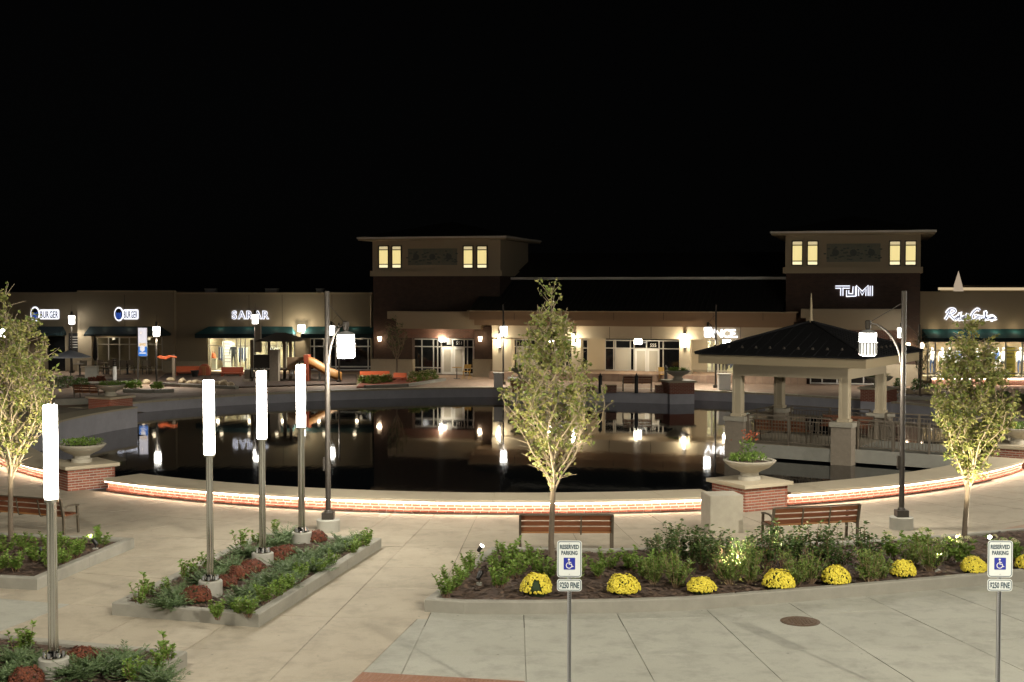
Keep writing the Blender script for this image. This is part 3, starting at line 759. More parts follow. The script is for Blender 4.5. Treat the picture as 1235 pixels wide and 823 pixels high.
def lamp_post(label, loc, arm_deg, H=5.5, reach=.82, drop_z=4.62, group='tall bronze lamp posts by the near plaza', r=.06, m='lantern', small=False, low=None, glow=52, pole_h=None):
    t = thing('lamp_post', label, 'lamp post', loc, 0, group)
    if not small: MB().lathe([(.27, -.02), (.27, .27), (.255, .285)], 28).build('concrete_footing', M['concrete'], t, True)
    z = .285 if not small else 0
    b = MB(); b.box((0, 0, z + .08), (.27, .27, .15)); b.lathe([(r * 1.6, z + .15), (r * 1.3, z + .20), (r, z + .22)], 16); b.build('base_cover', M['bronze'], t)
    b = MB(); b.tube([(0, 0, z + .1), (0, 0, 1.75), (0, 0, 1.76), (0, 0, H)], [r * 1.05, r * 1.05, r, r * .95], 14); b.build('pole', M['bronze'], t, True)
    if not small: MB().box((-.085, 0, 1.55), (.05, .09, .30)).build('outlet_box', M['bronze'], t)
    a = radians(arm_deg); u = Vector((cos(a), sin(a), 0))
    z0, z1 = drop_z - .75, drop_z + .14
    pts = []
    for i in range(11):
        s = i / 10; ang = pi / 2 * s
        pts.append(u * (r + (reach - r) * (1 - cos(ang)) ** .9) + Vector((0, 0, z0 + (z1 - z0) * sin(ang))))
    MB().tube(pts, [.028] * 11, 8).build('arm', M['bronze'], t, True)
    MB().tube([pts[-1], u * r * .8 + Vector((0, 0, drop_z + .6))], .008, 5).build('tie_rod', M['bronze'], t)
    e = pts[-1]; MB().lathe([(.04, .07), (.07, .05), (.07, -.10), (.04, -.17)], 12, tuple(e)).build('arm_end', M['bronze'], t, True)
    lantern(t, (e.x, e.y, e.z - .12), m=m, low=low)
    plight('bulb', t, (e.x, e.y, e.z - .95 if not small else e.z - .9), glow, (1, .93, .80), .18, 164 if small else None, (e.x, e.y, 0), .5)
    return t
lamp_post('tall lamp post at the back of the slanting bed, lantern to its right', tuple(at(396, 641)), -52)
lamp_post('tall lamp post in front of the pavilion, lantern to its left', tuple(at(1087, 638)), 180, low='lanternlow')
lamp_post('added tall lamp post on the right shore outside the picture, beside the footbridge', (20.5, 38.5, 0), 150, glow=210)  # extra post added out of view to light the pavilion
far = 'lamp posts with small lanterns round the far side of the pond'
for px, yb, ang, dz, g_, l in ((607, 464, 0, 3.42, 62, 'far lamp post in front of the arcade corner pier, left of the centre tree'), (863, 468, 180, 3.44, 62, 'far lamp post beside the lit shop name on the arcade'),
                       (1108, 469, 180, 3.42, 40, 'far lamp post behind the pavilion at the right tower corner'), (189, 465, 0, 3.42, 70, 'far lamp post right of the backlit banner'),
                       (87, 450, 0, 3.80, 22, 'far lamp post between the two oval signs'), (409, 462, 180, 3.40, 62, 'far lamp post behind the slide, beside the near lantern'),
                       (308, 457, 0, 3.97, 42, 'far lamp post in front of the five-letter shop name'), (4, 468, 0, 3.42, 62, 'far lamp post at the left edge behind the left tree')):
    q = at(px, yb); lamp_post(l, tuple(q), ang, 4.6 if px in (607, 863) else dz + .1, 1.0 if px == 1108 else .45 if ang else .02, dz, far, .05, 'lanternfar', True, None, g_)
# ------------------------------------------------------------------ benches
def bench(L=2.0, arms=True, name='park_bench'):
    t = thing(name, '', 'bench', (0, 0, 0), 0, 'brown slatted park benches')
    for s in (-1, 1):
        x = s * (L / 2 - .03)
        b = MB(); b.bar((x, -.24, 0), (x, -.25, .44), .05, .05); b.bar((x, -.25, .42), (x, -.34, .83), .05, .05); b.build('rear_leg', M['benchmetal'], t)
        MB().bar((x, .24, 0), (x, .20, .62), .045, .045).build('front_leg', M['benchmetal'], t)
        MB().bar((x, -.27, .40), (x, .25, .42), .045, .04).build('side_rail', M['benchmetal'], t)
        if arms: MB().tube([(x, -.29, .60), (x, -.1, .655), (x, .12, .655), (x, .26, .63)], .022, 8).build('armrest', M['benchmetal'], t, True)
    for i, (z, h) in enumerate(((.512, .092), (.635, .092), (.758, .092))):
        y = -.245 - (z - .42) * .22
        MB().box((0, y + .03, z), (L - .11, .03, h), 0, Matrix.Rotation(radians(12), 3, 'X')).build('back_slat', M['wood'], t)
    for i in range(4):
        MB().box((0, -.19 + i * .125, .435 + .004 * abs(i - 1.5)), (L - .11, .105, .032)).build('seat_slat', M['woodgold'] if i == 0 else M['wood'], t)
    for x in (-.22 * L / 2 * 1.4, .22 * L / 2 * 1.4):
        b = MB(); b.bar((x, -.255, .42), (x, -.335, .79), .03, .02); b.bar((x, -.24, .405), (x, .22, .405), .03, .03); b.build('strap', M['benchmetal'], t)
    MB().bar((-L / 2 + .03, -.335, .83), (L / 2 - .03, -.335, .83), .035, .025).build('top_rail', M['benchmetal'], t)
    return t
b0 = bench()
q = at(683, 668); place(b0, (q.x, q.y + .28, 0), 0, 'wooden bench behind the centre tree and the parking sign')
e0, e1 = at(922, 613, .83), at(1027, 608, .83); place(b0, ((e0.x + e1.x) / 2 + .1, (e0.y + e1.y) / 2 + .3, 0), atan2(e1.y - e0.y, e1.x - e0.x), 'wooden bench beside the stone block, half behind the rose bushes', None, (1.06, 1, 1))
e1 = at(76, 603, .83); dd = Vector((-.925, .38, 0)); place(b0, (e1.x + dd.x * 1.0 - dd.y * -.0 + .1, e1.y + dd.y * 1.0 + .3, 0), atan2(-dd.y, -dd.x), 'wooden bench at the left edge, behind the first light column')
q = at(769, 473); place(b0, (q.x, q.y + .3, .012), 0, 'far bench on the overlook between two black bollards', None, (.78, 1, 1))
q = at(108, 484); place(b0, (q.x, q.y, 0), radians(-18), 'far wooden bench left of the far left urn, paler in the light', None, (.72, 1, 1))
drop(b0)
# ------------------------------------------------------------------ parking signs
def parking_sign(label, loc, rz):
    t = thing('parking_sign', label, 'parking sign', loc, rz, 'reserved parking signs on steel posts')
    b = MB(); w, d = .05, .026
    b.bx(-w/2, w/2, 0, .004, -.3, 2.42); b.bx(-w/2, -w/2 + .006, -d, 0, -.3, 2.42); b.bx(w/2 - .006, w/2, -d, 0, -.3, 2.42)
    b.build('post', M['galv'], t)
    b = MB()
    for k in range(90): b.box((0, -.0006, .05 + k * .0254), (.0095, .0012, .0095))
    tag(b.build('post_holes', M['black'], t), kind='stuff')
    y = -.034
    for z, h, nm in ((2.24, .457, 'sign_panel'), (1.915, .152, 'fine_plate')):
        p = plate(MB(), rrect(.305, h, .035), y, y + .003).build(nm, M['signwhite'], t, loc=(0, 0, z))
        b = MB(); stroke(b, rrect(.279, h - .026, .028), .008, y - .0005, y - .0015, True); b.build('border', M['signedge'], p)
        if nm == 'sign_panel':
            for txt, zz, hh in (('RESERVED', .152, .052), ('PARKING', .078, .050)):
                me, wd = text_mesh('lettering', txt, hh, M['signedge'], .001, .034, .62); 
                tgt = .235 if txt == 'RESERVED' else .20
                for v in me.vertices: v.co.x *= tgt / wd
                link('lettering', me, p, loc=(0, y - .0005, zz))
            plate(MB(), rrect(.142, .148, .008), y - .002, y - .0005).build('symbol_field', M['signblue'], p, loc=(0, 0, -.058))
            b = MB(); zc = -.058; Y0, Y1 = y - .0022, y - .0035
            plate(b, [(-.006 + .0125 * cos(k * pi / 6), zc + .052 + .0125 * sin(k * pi / 6)) for k in range(12)], Y1, Y0)
            stroke(b, [(-.006, zc + .034), (-.003, zc - .006), (.024, zc - .006), (.036, zc - .038), (.05, zc - .033)], .0105, Y0, Y1)
            stroke(b, [(-.005, zc + .016), (.022, zc + .016)], .009, Y0, Y1)
            stroke(b, [(.001 + .034 * cos(radians(a)) - .006, zc - .022 + .034 * sin(radians(a))) for a in range(108, 352, 12)], .0095, Y0, Y1)
            b.build('wheelchair_symbol', M['white'], p)
        else:
            me, wd = text_mesh('lettering', '$250 FINE', .074, M['signedge'], .001, .03, .6)
            for v in me.vertices: v.co.x *= .245 / wd
            link('lettering', me, p, loc=(0, y - .0005, 0))
        for zz in ((.19, -.19) if h > .3 else (.062, -.062)): MB().tube([(0, y - .006, zz), (0, y + .03, zz)], .006, 6).build('bolt', M['galv'], p)
    return t
parking_sign('reserved parking sign at the centre, in front of the bench and tree', (.71, 16.5, 0), radians(-1.5))
parking_sign('reserved parking sign at the right edge, in front of the right tree', (6.03, 16.5, 0), radians(-2))
# ------------------------------------------------------------------ spotlights in the beds
def spotlight(label, loc, target, watts=26, lit=True, ang=56):
    t = thing('ground_spotlight', label, 'spotlight', loc, 0, 'small ground spotlights aimed up into the trees'); t.scale = (.62,) * 3; watts *= 1.7
    MB().box((0, 0, .03), (.16, .16, .1)).build('concrete_block', M['concrete'], t)
    MB().tube([(0, 0, .08), (0, 0, .24)], .018, 8).build('stem', M['black'], t)
    d = (Vector(target) - Vector(loc) - Vector((0, 0, .28))).normalized(); c = Vector((0, 0, .28))
    MB().tube([c - d * .12, c - d * .1, c + d * .06, c + d * .12], [.05, .062, .075, .08], 14).build('housing', M['black'], t, True)
    MB().tube([c + d * .121, c + d * .126], [.066, .066], 14).build('lens', M['spot'] if lit else M['grille'], t, True)
    MB().tube([c + d * .119, c + d * .135], [.078, .082], 14, False).build('hood', M['black'], t, True)
    if lit: plight('bulb', t, tuple(c + d * .2), watts, (1, .88, .62), .05, ang, tuple(c + d * 3), .7)
    return t
# ------------------------------------------------------------------ trees
def tree(label, loc, prof, H, zb, nb, nleaf, leafmat_, seed, trunk_r=.055, bare=.3, lean=(0, 0), leaf=.10, cat='tree'):
    """young upright tree: tapered trunk, ascending limbs and twigs, leaves on the twigs inside a measured outline"""
    rnd = random.Random(seed); t = thing('tree', label, cat, loc, 0, 'young upright trees')
    def rad(z):
        for (z0, r0), (z1, r1) in zip(prof, prof[1:]):
            if z0 <= z <= z1: return r0 + (r1 - r0) * (z - z0) / (z1 - z0)
        return 0.03
    b = MB(); tp = [Vector((lean[0] * s + .03 * sin(s * 7 + seed), lean[1] * s + .03 * cos(s * 6 + seed), H * .93 * s)) for s in [i / 14 for i in range(15)]]
    tp[0] = Vector((0, 0, -.05)); b.tube(tp, [trunk_r * (1.25 if i == 0 else 1) * (1 - i / 14) ** .75 + .006 for i in range(15)], 10); b.build('trunk', M['trunk'], t, True)
    def tr(z):
        s = min(max(z / (H * .93), 0), 1) * 14; i = min(int(s), 13); return tp[i].lerp(tp[i + 1], s - i)
    br = MB(); tips = []
    for k in range(nb):
        f = (k + .5) / nb; z0 = zb + (H * .80 - zb) * f ** 1.35; a = k * 2.399 + rnd.uniform(-.3, .3)
        L = rnd.uniform(.75, 1.05); p = tr(z0); pts = [p]; steps = 8
        rise = (H - z0) * rnd.uniform(.30, .46) * (1.15 - .3 * f)
        for s in range(1, steps + 1):
            q = s / steps; z = z0 + rise * (q ** 1.12); R = rad(z) * L * q ** .72 * rnd.uniform(.93, 1.05)
            c = tr(z); aa = a + .25 * sin(q * 5 + k)
            pts.append(Vector((c.x + R * cos(aa), c.y + R * sin(aa), z)))
        r0 = trunk_r * .42 * (1 - .55 * f); br.tube(pts, [r0 * (1 - .85 * s / steps) + .003 for s in range(steps + 1)], 5)
        for s in range(2, steps + 1):
            for w in range(3):
                c = pts[s].lerp(pts[s - 1], rnd.random()); d = Vector((rnd.gauss(0, .6), rnd.gauss(0, .6), rnd.uniform(.15, 1.1))).normalized()
                ln = rnd.uniform(.18, .46); e = c + d * ln; c_ = tr(min(e.z, H)); rr = math.hypot(e.x - c_.x, e.y - c_.y); lim = rad(e.z) * 1.12
                if rr > lim and rr > 0: e = Vector((c_.x + (e.x - c_.x) * lim / rr, c_.y + (e.y - c_.y) * lim / rr, e.z))
                m_ = c.lerp(e, .5) + Vector((rnd.gauss(0, .02), rnd.gauss(0, .02), .02)); br.tube([c, m_, e], [.006, .005, .003], 4, False); tips.append((c, m_, e))
    for k in range(26):
        z = zb + (H - zb) * (.55 + .45 * rnd.random()); c = tr(z); a = rnd.uniform(0, 2 * pi); e = c + Vector((cos(a) * rad(z), sin(a) * rad(z), rnd.uniform(.1, .35))); e.z = min(e.z, H)
        br.tube([c, e], [.006, .003], 4, False); tips.append((c, c.lerp(e, .5), e))
    tag(br.build('branches', M['twig'], t, fix=False), kind='stuff')
    lf = MB(); cnt = 0; zmin = zb + (H - zb) * .03; tries = 0
    clump = [Vector((rnd.gauss(0, .6), rnd.gauss(0, .6), rnd.uniform(zb, H))) for _ in range(16)]
    while cnt < nleaf and tries < nleaf * 20:
        tries += 1; c, m_, e = tips[int(rnd.random() * len(tips))]
        q = rnd.random(); p = c.lerp(m_, q * 2) if q < .5 else m_.lerp(e, q * 2 - 1)
        f = (p.z - zmin) / (H - zmin); keep = min(1, bare + max(0, f) * 3.0)
        if min((p - g).length for g in clump) < .22: keep *= .25
        if rnd.random() > keep: continue
        d = Vector((rnd.gauss(0, .8), rnd.gauss(0, .8), rnd.gauss(-.35, .6)))
        for kk in range(2):
            lf.leaf(p + Vector((rnd.gauss(0, .035), rnd.gauss(0, .035), rnd.gauss(0, .035))), d + Vector((rnd.gauss(0, .6), rnd.gauss(0, .6), rnd.gauss(0, .4))), Vector((rnd.gauss(0, 1), rnd.gauss(0, 1), rnd.gauss(.5, 1))), leaf * rnd.uniform(.7, 1.25), leaf * .62)
        cnt += 2
    tag(lf.build('crown', leafmat_, t, fix=False), kind='stuff')
    return t
tc_ = at(666, 676, BZ)
tree('centre tree in front of the pond, bare twigs low and green leaves above', tuple(tc_), [(1.2, .05), (1.5, .22), (2.0, .80), (2.6, 1.08), (2.95, 1.20), (3.25, 1.10), (3.7, .80), (4.2, .60), (4.7, .46), (5.15, .30), (5.5, .20), (5.75, .05)], 5.68, 1.22, 34, 3900, M['leafpear'], 5, bare=.12)
tr_ = at(1164, 668, BZ)
tree('right tree with dense glowing crown behind the second parking sign', tuple(tr_), [(1.2, .05), (1.5, .35), (2.0, .72), (2.5, .98), (3.0, .92), (3.4, .74), (3.9, .55), (4.3, .44), (4.7, .30), (5.0, .08)], 4.95, 1.2, 34, 5900, M['leafpear'], 11, bare=.38, lean=(.12, 0))
tl_ = at(15, 656, BZ)
tree('left tree cut by the left edge, behind the first light column', tuple(tl_), [(1.2, .05), (1.6, .35), (2.2, .78), (2.9, .98), (3.6, .96), (4.2, .98), (4.6, .74), (5.0, .44), (5.35, .22), (5.65, .06)], 5.6, 1.25, 32, 4100, M['leafpear'], 23, bare=.14, lean=(-.05, 0))
q = at(478, 457); tree('small dark tree in front of the left brick tower', tuple(q), [(1.0, .1), (1.6, .6), (2.4, .85), (3.0, .7), (3.6, .35), (4.0, .08)], 3.9, 1.0, 14, 420, M['leafrose'], 31, bare=.5, leaf=.11)
q = at(1106, 482); tree('thin sapling among boulders behind the pavilion', tuple(q + Vector((.6, 1.5, 0))), [(1.0, .1), (1.6, .5), (2.4, .6), (3.0, .4), (3.6, .1)], 3.4, .9, 10, 200, M['leafrose'], 37, bare=.5, leaf=.11)
def up(v, z): return (v.x, v.y, z)
spotlight('glowing spotlight at the left tip of the curved bed', tuple(at(579, 672, BZ)), (tc_.x + .1, tc_.y - .75, 2.7), 55)
spotlight('dark spotlight in the curved bed left of the centre tree', tuple(at(578, 706, BZ)), up(tc_, 2.9), 55)
spotlight('spotlight hidden in the shrub it lights up, right of the stone block', tuple(at(886, 700, BZ)), (at(886, 700).x - .1, at(886, 700).y + .35, 1.1), 48, True, 100)
spotlight('spotlight glowing behind the lit shrub in the curved bed', tuple(at(909, 680, BZ)), (at(909, 680).x + 1.4, at(909, 680).y - 1.2, 1.9), 30)
spotlight('bright spotlight right of the right tree trunk', tuple(at(1194, 660, BZ)), (tr_.x - .3, tr_.y - 1.2, 2.1), 85)
spotlight('hidden spotlight at the foot of the right tree', tuple(at(1130, 690, BZ)), up(tr_, 2.5), 105)
spotlight('tilted spotlight near the corner of the left bed', tuple(at(115, 664, BZ)), up(tl_, 3.0), 60)
spotlight('pale spotlight among the shrubs at the front of the left bed', tuple(at(49, 676, BZ)), up(tl_, 2.8), 50)
# stone block
q = at(873, 643); t = thing('stone_block', 'waist-high pale stone block between the curved bed and the near right pedestal', 'stone block', tuple(q + Vector((0, .3, 0))), radians(9))
b = MB(); b.bx(-.39, .39, -.36, .36, -.02, .86); me = b.mesh('block', M['cast'])
bm = bmesh.new(); bm.from_mesh(me); bmesh.ops.bevel(bm, geom=bm.edges[:], offset=.012, segments=2, affect='EDGES'); bm.to_mesh(me); bm.free(); link('block', me, t)
MB().bx(-.395, .395, -.365, .365, -.01, .05).build('foot_course', M['cast'], t)
# ------------------------------------------------------------------ shrubs and flowers
def v_leafy(seed, m='leafgreen', h=.42, r=.26, n=380, ls=.085, stems=11):
    rnd = random.Random(seed); t = thing('leafy_shrub', '', 'shrub'); b = MB(); s = MB()
    for k in range(stems):
        a = rnd.uniform(0, 2*pi); rr = r * sqrt(rnd.random()); hh = h * rnd.uniform(.6, 1.1); e = Vector((rr * cos(a), rr * sin(a), hh)); c0 = e * .25; c0.z = 0
        s.tube([c0, e], [.006, .003], 4, False)
        for i in range(n // stems):
            q = rnd.uniform(.25, 1.05); p = c0.lerp(e, q); aa = rnd.uniform(0, 2*pi)
            b.leaf(p, Vector((cos(aa), sin(aa), rnd.uniform(-.1, .9))), Vector((rnd.gauss(0, .5), rnd.gauss(0, .5), 1)), ls * rnd.uniform(.7, 1.2), ls * .55)
    b.build('leaves', M[m], t, fix=False); s.build('stems', M['stem'], t, fix=False); return t
def v_juniper(seed, r=.5, h=.34):
    rnd = random.Random(seed); t = thing('juniper', '', 'juniper'); b = MB()
    for k in range(70):
        a = rnd.uniform(0, 2*pi); L = r * rnd.uniform(.5, 1.05); el = rnd.uniform(.12, 1.0); d = Vector((cos(a), sin(a), el * .9)).normalized()
        p0 = Vector((rnd.gauss(0, .06), rnd.gauss(0, .06), .02))
        for i in range(15):
            q = (i + 2) / 17; p = p0 + d * L * q; p.z = min(p.z, h * 1.15) + .02 * sin(q * 6); 
            for w in (-1, 1):
                sd = Vector((-sin(a), cos(a), rnd.uniform(-.1, .5))) * w + d * rnd.uniform(.5, 1.2)
                b.leaf(p, sd, Vector((rnd.gauss(0, .4), rnd.gauss(0, .4), 1)), rnd.uniform(.05, .10), .018)
    b.build('foliage', M['leafdark'], t, fix=False); return t
def v_rose(seed, h=.80, r=.38):
    rnd = random.Random(seed); t = thing('rose_bush', '', 'rose bush'); b = MB(); s = MB(); f = MB()
    for k in range(17):
        a = rnd.uniform(0, 2*pi); rr = r * sqrt(rnd.random()) * 1.1; hh = h * rnd.uniform(.55, 1.08); e = Vector((rr * cos(a), rr * sin(a), hh)); c0 = Vector((rr * .2 * cos(a), rr * .2 * sin(a), 0))
        m_ = c0.lerp(e, .5) + Vector((rnd.gauss(0, .04), rnd.gauss(0, .04), 0)); s.tube([c0, m_, e], [.008, .006, .003], 4, False)
        for i in range(34):
            q = rnd.uniform(.3, 1.05); p = m_.lerp(e, q * 2 - 1) if q > .5 else c0.lerp(m_, q * 2); aa = rnd.uniform(0, 2*pi)
            b.leaf(p + Vector((rnd.gauss(0, .03), rnd.gauss(0, .03), 0)), Vector((cos(aa), sin(aa), rnd.uniform(-.3, .6))), Vector((rnd.gauss(0, .6), rnd.gauss(0, .6), 1)), rnd.uniform(.06, .105), .05)
        if k % 5 == 0:
            for j in range(7): f.leaf(e + Vector((0, 0, .01)), Vector((rnd.gauss(0, 1), rnd.gauss(0, 1), .4)), Vector((0, 0, 1)), .04, .03)
    b.build('leaves', M['leafrose'], t, fix=False); s.build('stems', M['stem'], t, fix=False); f.build('flowers', M['bloom'], t, fix=False); return t
def v_feather(seed, h=.75, r=.26):
    rnd = random.Random(seed); t = thing('feathery_perennial', '', 'perennial'); b = MB(); s = MB()
    for k in range(22):
        a = rnd.uniform(0, 2*pi); rr = r * 1.35 * sqrt(rnd.random()); e = Vector((rr * cos(a), rr * sin(a), h * rnd.uniform(.45, 1.0))); c0 = e * .15; c0.z = 0
        s.tube([c0, e], [.005, .003], 4, False)
        for i in range(30):
            q = rnd.uniform(.2, 1.03); p = c0.lerp(e, q) + Vector((rnd.gauss(0, .03), rnd.gauss(0, .03), 0)); aa = rnd.uniform(0, 2*pi)
            b.leaf(p, Vector((cos(aa), sin(aa), rnd.uniform(.1, 1.3))), Vector((rnd.gauss(0, .5), rnd.gauss(0, .5), 1)), rnd.uniform(.06, .11), .03)
    b.build('leaves', M['leaffine'], t, fix=False); s.build('stems', M['stemdry'], t, fix=False); return t
def v_hydrangea(seed):
    t = v_leafy(seed, 'leafgreen', .55, .34, 330, .11, 12); t.name = 'hydrangea'; t['category'] = 'hydrangea'; rnd = random.Random(seed); f = MB()
    for k in range(3):
        a = rnd.uniform(0, 2*pi); rr = .3 * sqrt(rnd.random()); c = Vector((rr * cos(a), rr * sin(a), .56 + rnd.uniform(-.06, .1)))
        for j in range(40):
            d = Vector((rnd.gauss(0, 1), rnd.gauss(0, 1), rnd.gauss(.5, .7))).normalized(); f.leaf(c + Vector((d.x * .07, d.y * .07, d.z * .05)), d.orthogonal(), d, .03, .028)
    f.build('flower_heads', M['bloom'], t, fix=False); return t
def v_mum(seed, petal, r=.28, h=.36, hole=False, n=900):
    rnd = random.Random(seed); t = thing('chrysanthemum', '', 'chrysanthemum'); b = MB()
    b.lathe([(r * .5, -.02), (r * .76, h * .18), (r * .82, h * .45), (r * .66, h * .70), (r * .36, h * .84), (.02, h * .88)], 18); b.build('foliage', M['mumleaf'], t, True)
    f = MB(); c0 = 0; k = 0
    while c0 < n:
        k += 1; u = rnd.random(); el = math.asin(u * 1.1 - .1) if u * 1.1 - .1 < 1 else pi / 2; a = rnd.uniform(0, 2*pi)
        d = Vector((cos(a) * cos(el), sin(a) * cos(el), sin(el)))
        if hole and d.y < -.1 and abs(d.x + .02) < .42 - .3 * d.z and .02 < d.z < .72: continue
        if rnd.random() < .12: continue
        lump = 1 + .06 * sin(3 * a + seed) * cos(el * 3) + .05 * sin(7 * a + 2 * seed) * sin(el * 5); p = Vector((d.x * r, d.y * r, h * .30 + d.z * h * .68)) * lump * rnd.uniform(.93, 1.03)
        d = (d + Vector((rnd.gauss(0, .25), rnd.gauss(0, .25), rnd.gauss(0, .25)))).normalized(); tn = d.orthogonal().normalized(); bt = d.cross(tn); rad_ = rnd.uniform(.014, .027); s = len(f.v)
        f.v.append(tuple(p + d * .012))
        for j in range(6): ang = j * pi / 3 + k; f.v.append(tuple(p + (tn * cos(ang) + bt * sin(ang)) * rad_))
        for j in range(6): f.f.append((s, s + 1 + j, s + 1 + (j + 1) % 6)); f.m.append(0)
        c0 += 1
    tag(f.build('blossoms', M[petal], t, fix=False), kind='stuff'); return t
V = {'leafy': [v_leafy(i) for i in (1, 2, 3)], 'small': [v_leafy(i, 'leafgreen', .34, .16, 150, .075, 7) for i in (4, 5, 6)], 'juniper': [v_juniper(i) for i in (1, 2, 3)],
     'rose': [v_rose(i) for i in (1, 2, 3)], 'feather': [v_feather(i) for i in (1, 2, 3)], 'hydrangea': [v_hydrangea(i) for i in (7, 8)],
     'mum': [v_mum(i, 'mum') for i in (1, 2, 3)], 'mumhole': [v_mum(4, 'mum', .29, .40, True)], 'rust': [v_mum(i, 'rust', .26, .30, False, 760) for i in (5, 6, 7)]}
LAB = {'leafy': 'bright leafy shrub', 'small': 'small upright leafy shrub', 'juniper': 'low dark green juniper', 'rose': 'tall airy rose bush', 'feather': 'feathery bright green perennial',
       'hydrangea': 'hydrangea with pale flower heads', 'mum': 'full domed yellow chrysanthemum', 'rust': 'rust-red chrysanthemum'}
def plants(kind, where, spots, scale=(.85, 1.15), z=BZ):
    spots = sorted(spots); n = len(spots)
    for i, sp in enumerate(spots):
        px, py = sp[0], sp[1]; k = sp[2] if len(sp) > 2 else random.uniform(*scale); p = at(px, py, z)
        k = tuple(k * random.uniform(.88, 1.14) for _ in range(3)) if kind in ('mum', 'rust') else k
        l = f'{LAB[kind]} in {where}, ' + (order(i, n) if n > 1 else 'the only one')
        place(V[kind][i % len(V[kind])], p, random.uniform(0, 6.28), l, f'{LAB[kind]}s in {where}', k)
CB, LB, TB, KB = 'the curved bed', 'the slanting bed', 'the left bed', 'the corner bed'
plants('mum', CB, [(752, 717), (846, 716), (939, 711), (1008, 706), (1089, 697), (1174, 692), (1240, 688)], (.80, .96))
p = at(647, 718, BZ); place(V['mumhole'][0], p, 0, 'yellow chrysanthemum left of the parking sign with a dark hole in its flowers', None, .95)
plants('rust', LB, [(237, 727), (273, 708), (287, 700), (304, 691), (333, 678), (346, 670), (382, 655)], (.74, .96))
plants('rust', KB, [(101, 800), (32, 828)], (.85, 1))
plants('juniper', LB, [(216, 725), (205, 735), (245, 705), (262, 700), (300, 722), (318, 706), (290, 735), (345, 690), (372, 678), (340, 708), (398, 668), (420, 660), (330, 660), (345, 652), (275, 690), (378, 690), (300, 672)], (.8, 1.05))
plants('juniper', KB, [(20, 800), (45, 812), (120, 812), (150, 806), (165, 818), (92, 818), (5, 822), (190, 826)], (.8, 1.0))
plants('leafy', LB, [(263, 748), (288, 742), (300, 745), (320, 730), (335, 722), (348, 713), (365, 702), (385, 692), (400, 684), (425, 670), (438, 662)], (.55, .8))
plants('small', LB, [(168, 732), (181, 722), (200, 718), (222, 702), (232, 694), (250, 688), (290, 665), (310, 658), (332, 645), (443, 656)], (.85, 1.25))
plants('small', KB, [(22, 790), (35, 785), (205, 800), (193, 815), (160, 826)], (1, 1.3))
plants('leafy', TB, [(6, 668), (28, 664), (60, 662), (45, 680), (20, 690), (62, 690), (70, 664), (92, 675), (120, 662), (0, 690), (78, 683)], (.75, 1.15))
plants('leafy', CB, [(538, 722), (548, 712), (558, 702), (570, 692), (600, 690), (622, 698), (640, 684), (650, 694), (660, 700), (700, 694), (760, 690), (775, 700), (735, 688), (602, 712), (800, 694), (612, 682), (722, 698)], (.75, 1.1))
plants('rose', CB, [(795, 682), (815, 678), (834, 684), (846, 690), (905, 684), (925, 690), (945, 684), (962, 680), (985, 686), (1005, 692), (1045, 688), (890, 694), (866, 694)], (.8, 1.08))
plants('feather', CB, [(690, 708), (788, 706), (815, 710), (960, 708), (978, 704), (1048, 704), (1062, 700), (880, 706), (905, 705), (1100, 684), (1122, 690)], (.7, 1.0))
plants('hydrangea', CB, [(1078, 676), (1105, 672), (1140, 678), (1205, 676), (1228, 680), (1160, 682)], (.75, 1.0))
for v in V.values():
    for o in v: drop(o)
# ------------------------------------------------------------------ pavilion on the pond
AL = radians(33); GX, GY = 10.9, 48.95; HS = 1.975
t = thing('pavilion', 'square open pavilion with dark hipped roof on stone piers in the pond', 'pavilion', (GX, GY, 0), -AL)
CN = [(HS, -HS), (-HS, -HS), (-HS, HS), (HS, HS)]
for x, y in CN:
    b = MB(); b.prism([(x + i * .36, y + j * .36) for i, j in ((-1, -1), (1, -1), (1, 1), (-1, 1))], -1.1, .78); p = b.build('stone_pier', M['stonegrey'], t)
    b = MB(); b.box((x, y, .86), (.82, .82, .16)); b.build('pier_cap', M['cast'], p)
    b = MB(); b.box((x, y, 1.68), (.30, .30, 1.5))
    for i, j in ((-1, -1), (1, -1), (1, 1), (-1, 1)): b.box((x + i * .12, y + j * .12, 1.68), (.09, .09, 1.5))
    b.box((x, y, .99), (.42, .42, .10)); b.build('column', M['stuccolt'], t)
b = MB()
for (x0, y0), (x1, y1) in zip(CN, CN[1:] + CN[:1]):
    dx, dy = x1 - x0, y1 - y0; L = math.hypot(dx, dy); b = MB()
    b.box(((x0 + x1) / 2, (y0 + y1) / 2, 2.62), (L + .30 if dx else .305, L + .30 if dy else .305, .42)) if abs(dx) > .1 else b.box(((x0 + x1) / 2, (y0 + y1) / 2, 2.621), (.30, L - .31, .42))
    b.build('beam', M['stuccolt'], t)
E = HS + 1.08
b = MB(); b.prism([(-E + .05, -E + .05), (E - .05, -E + .05), (E - .05, E - .05), (-E + .05, E - .05)], 2.86, 2.90); b.build('soffit', M['stuccolt'], t)
for k in range(4):
    a = k * pi / 2; b = MB(); L = 2 * E - (.0 if k % 2 == 0 else .13)
    b.box((E * sin(a) * .99, -E * cos(a) * .99, 3.02), (L if k % 2 == 0 else .06, .06 if k % 2 == 0 else L, .31))
    b.build('fascia', M['eave'], t)
EE = E + .10; PK = 4.27; EZ = 3.185
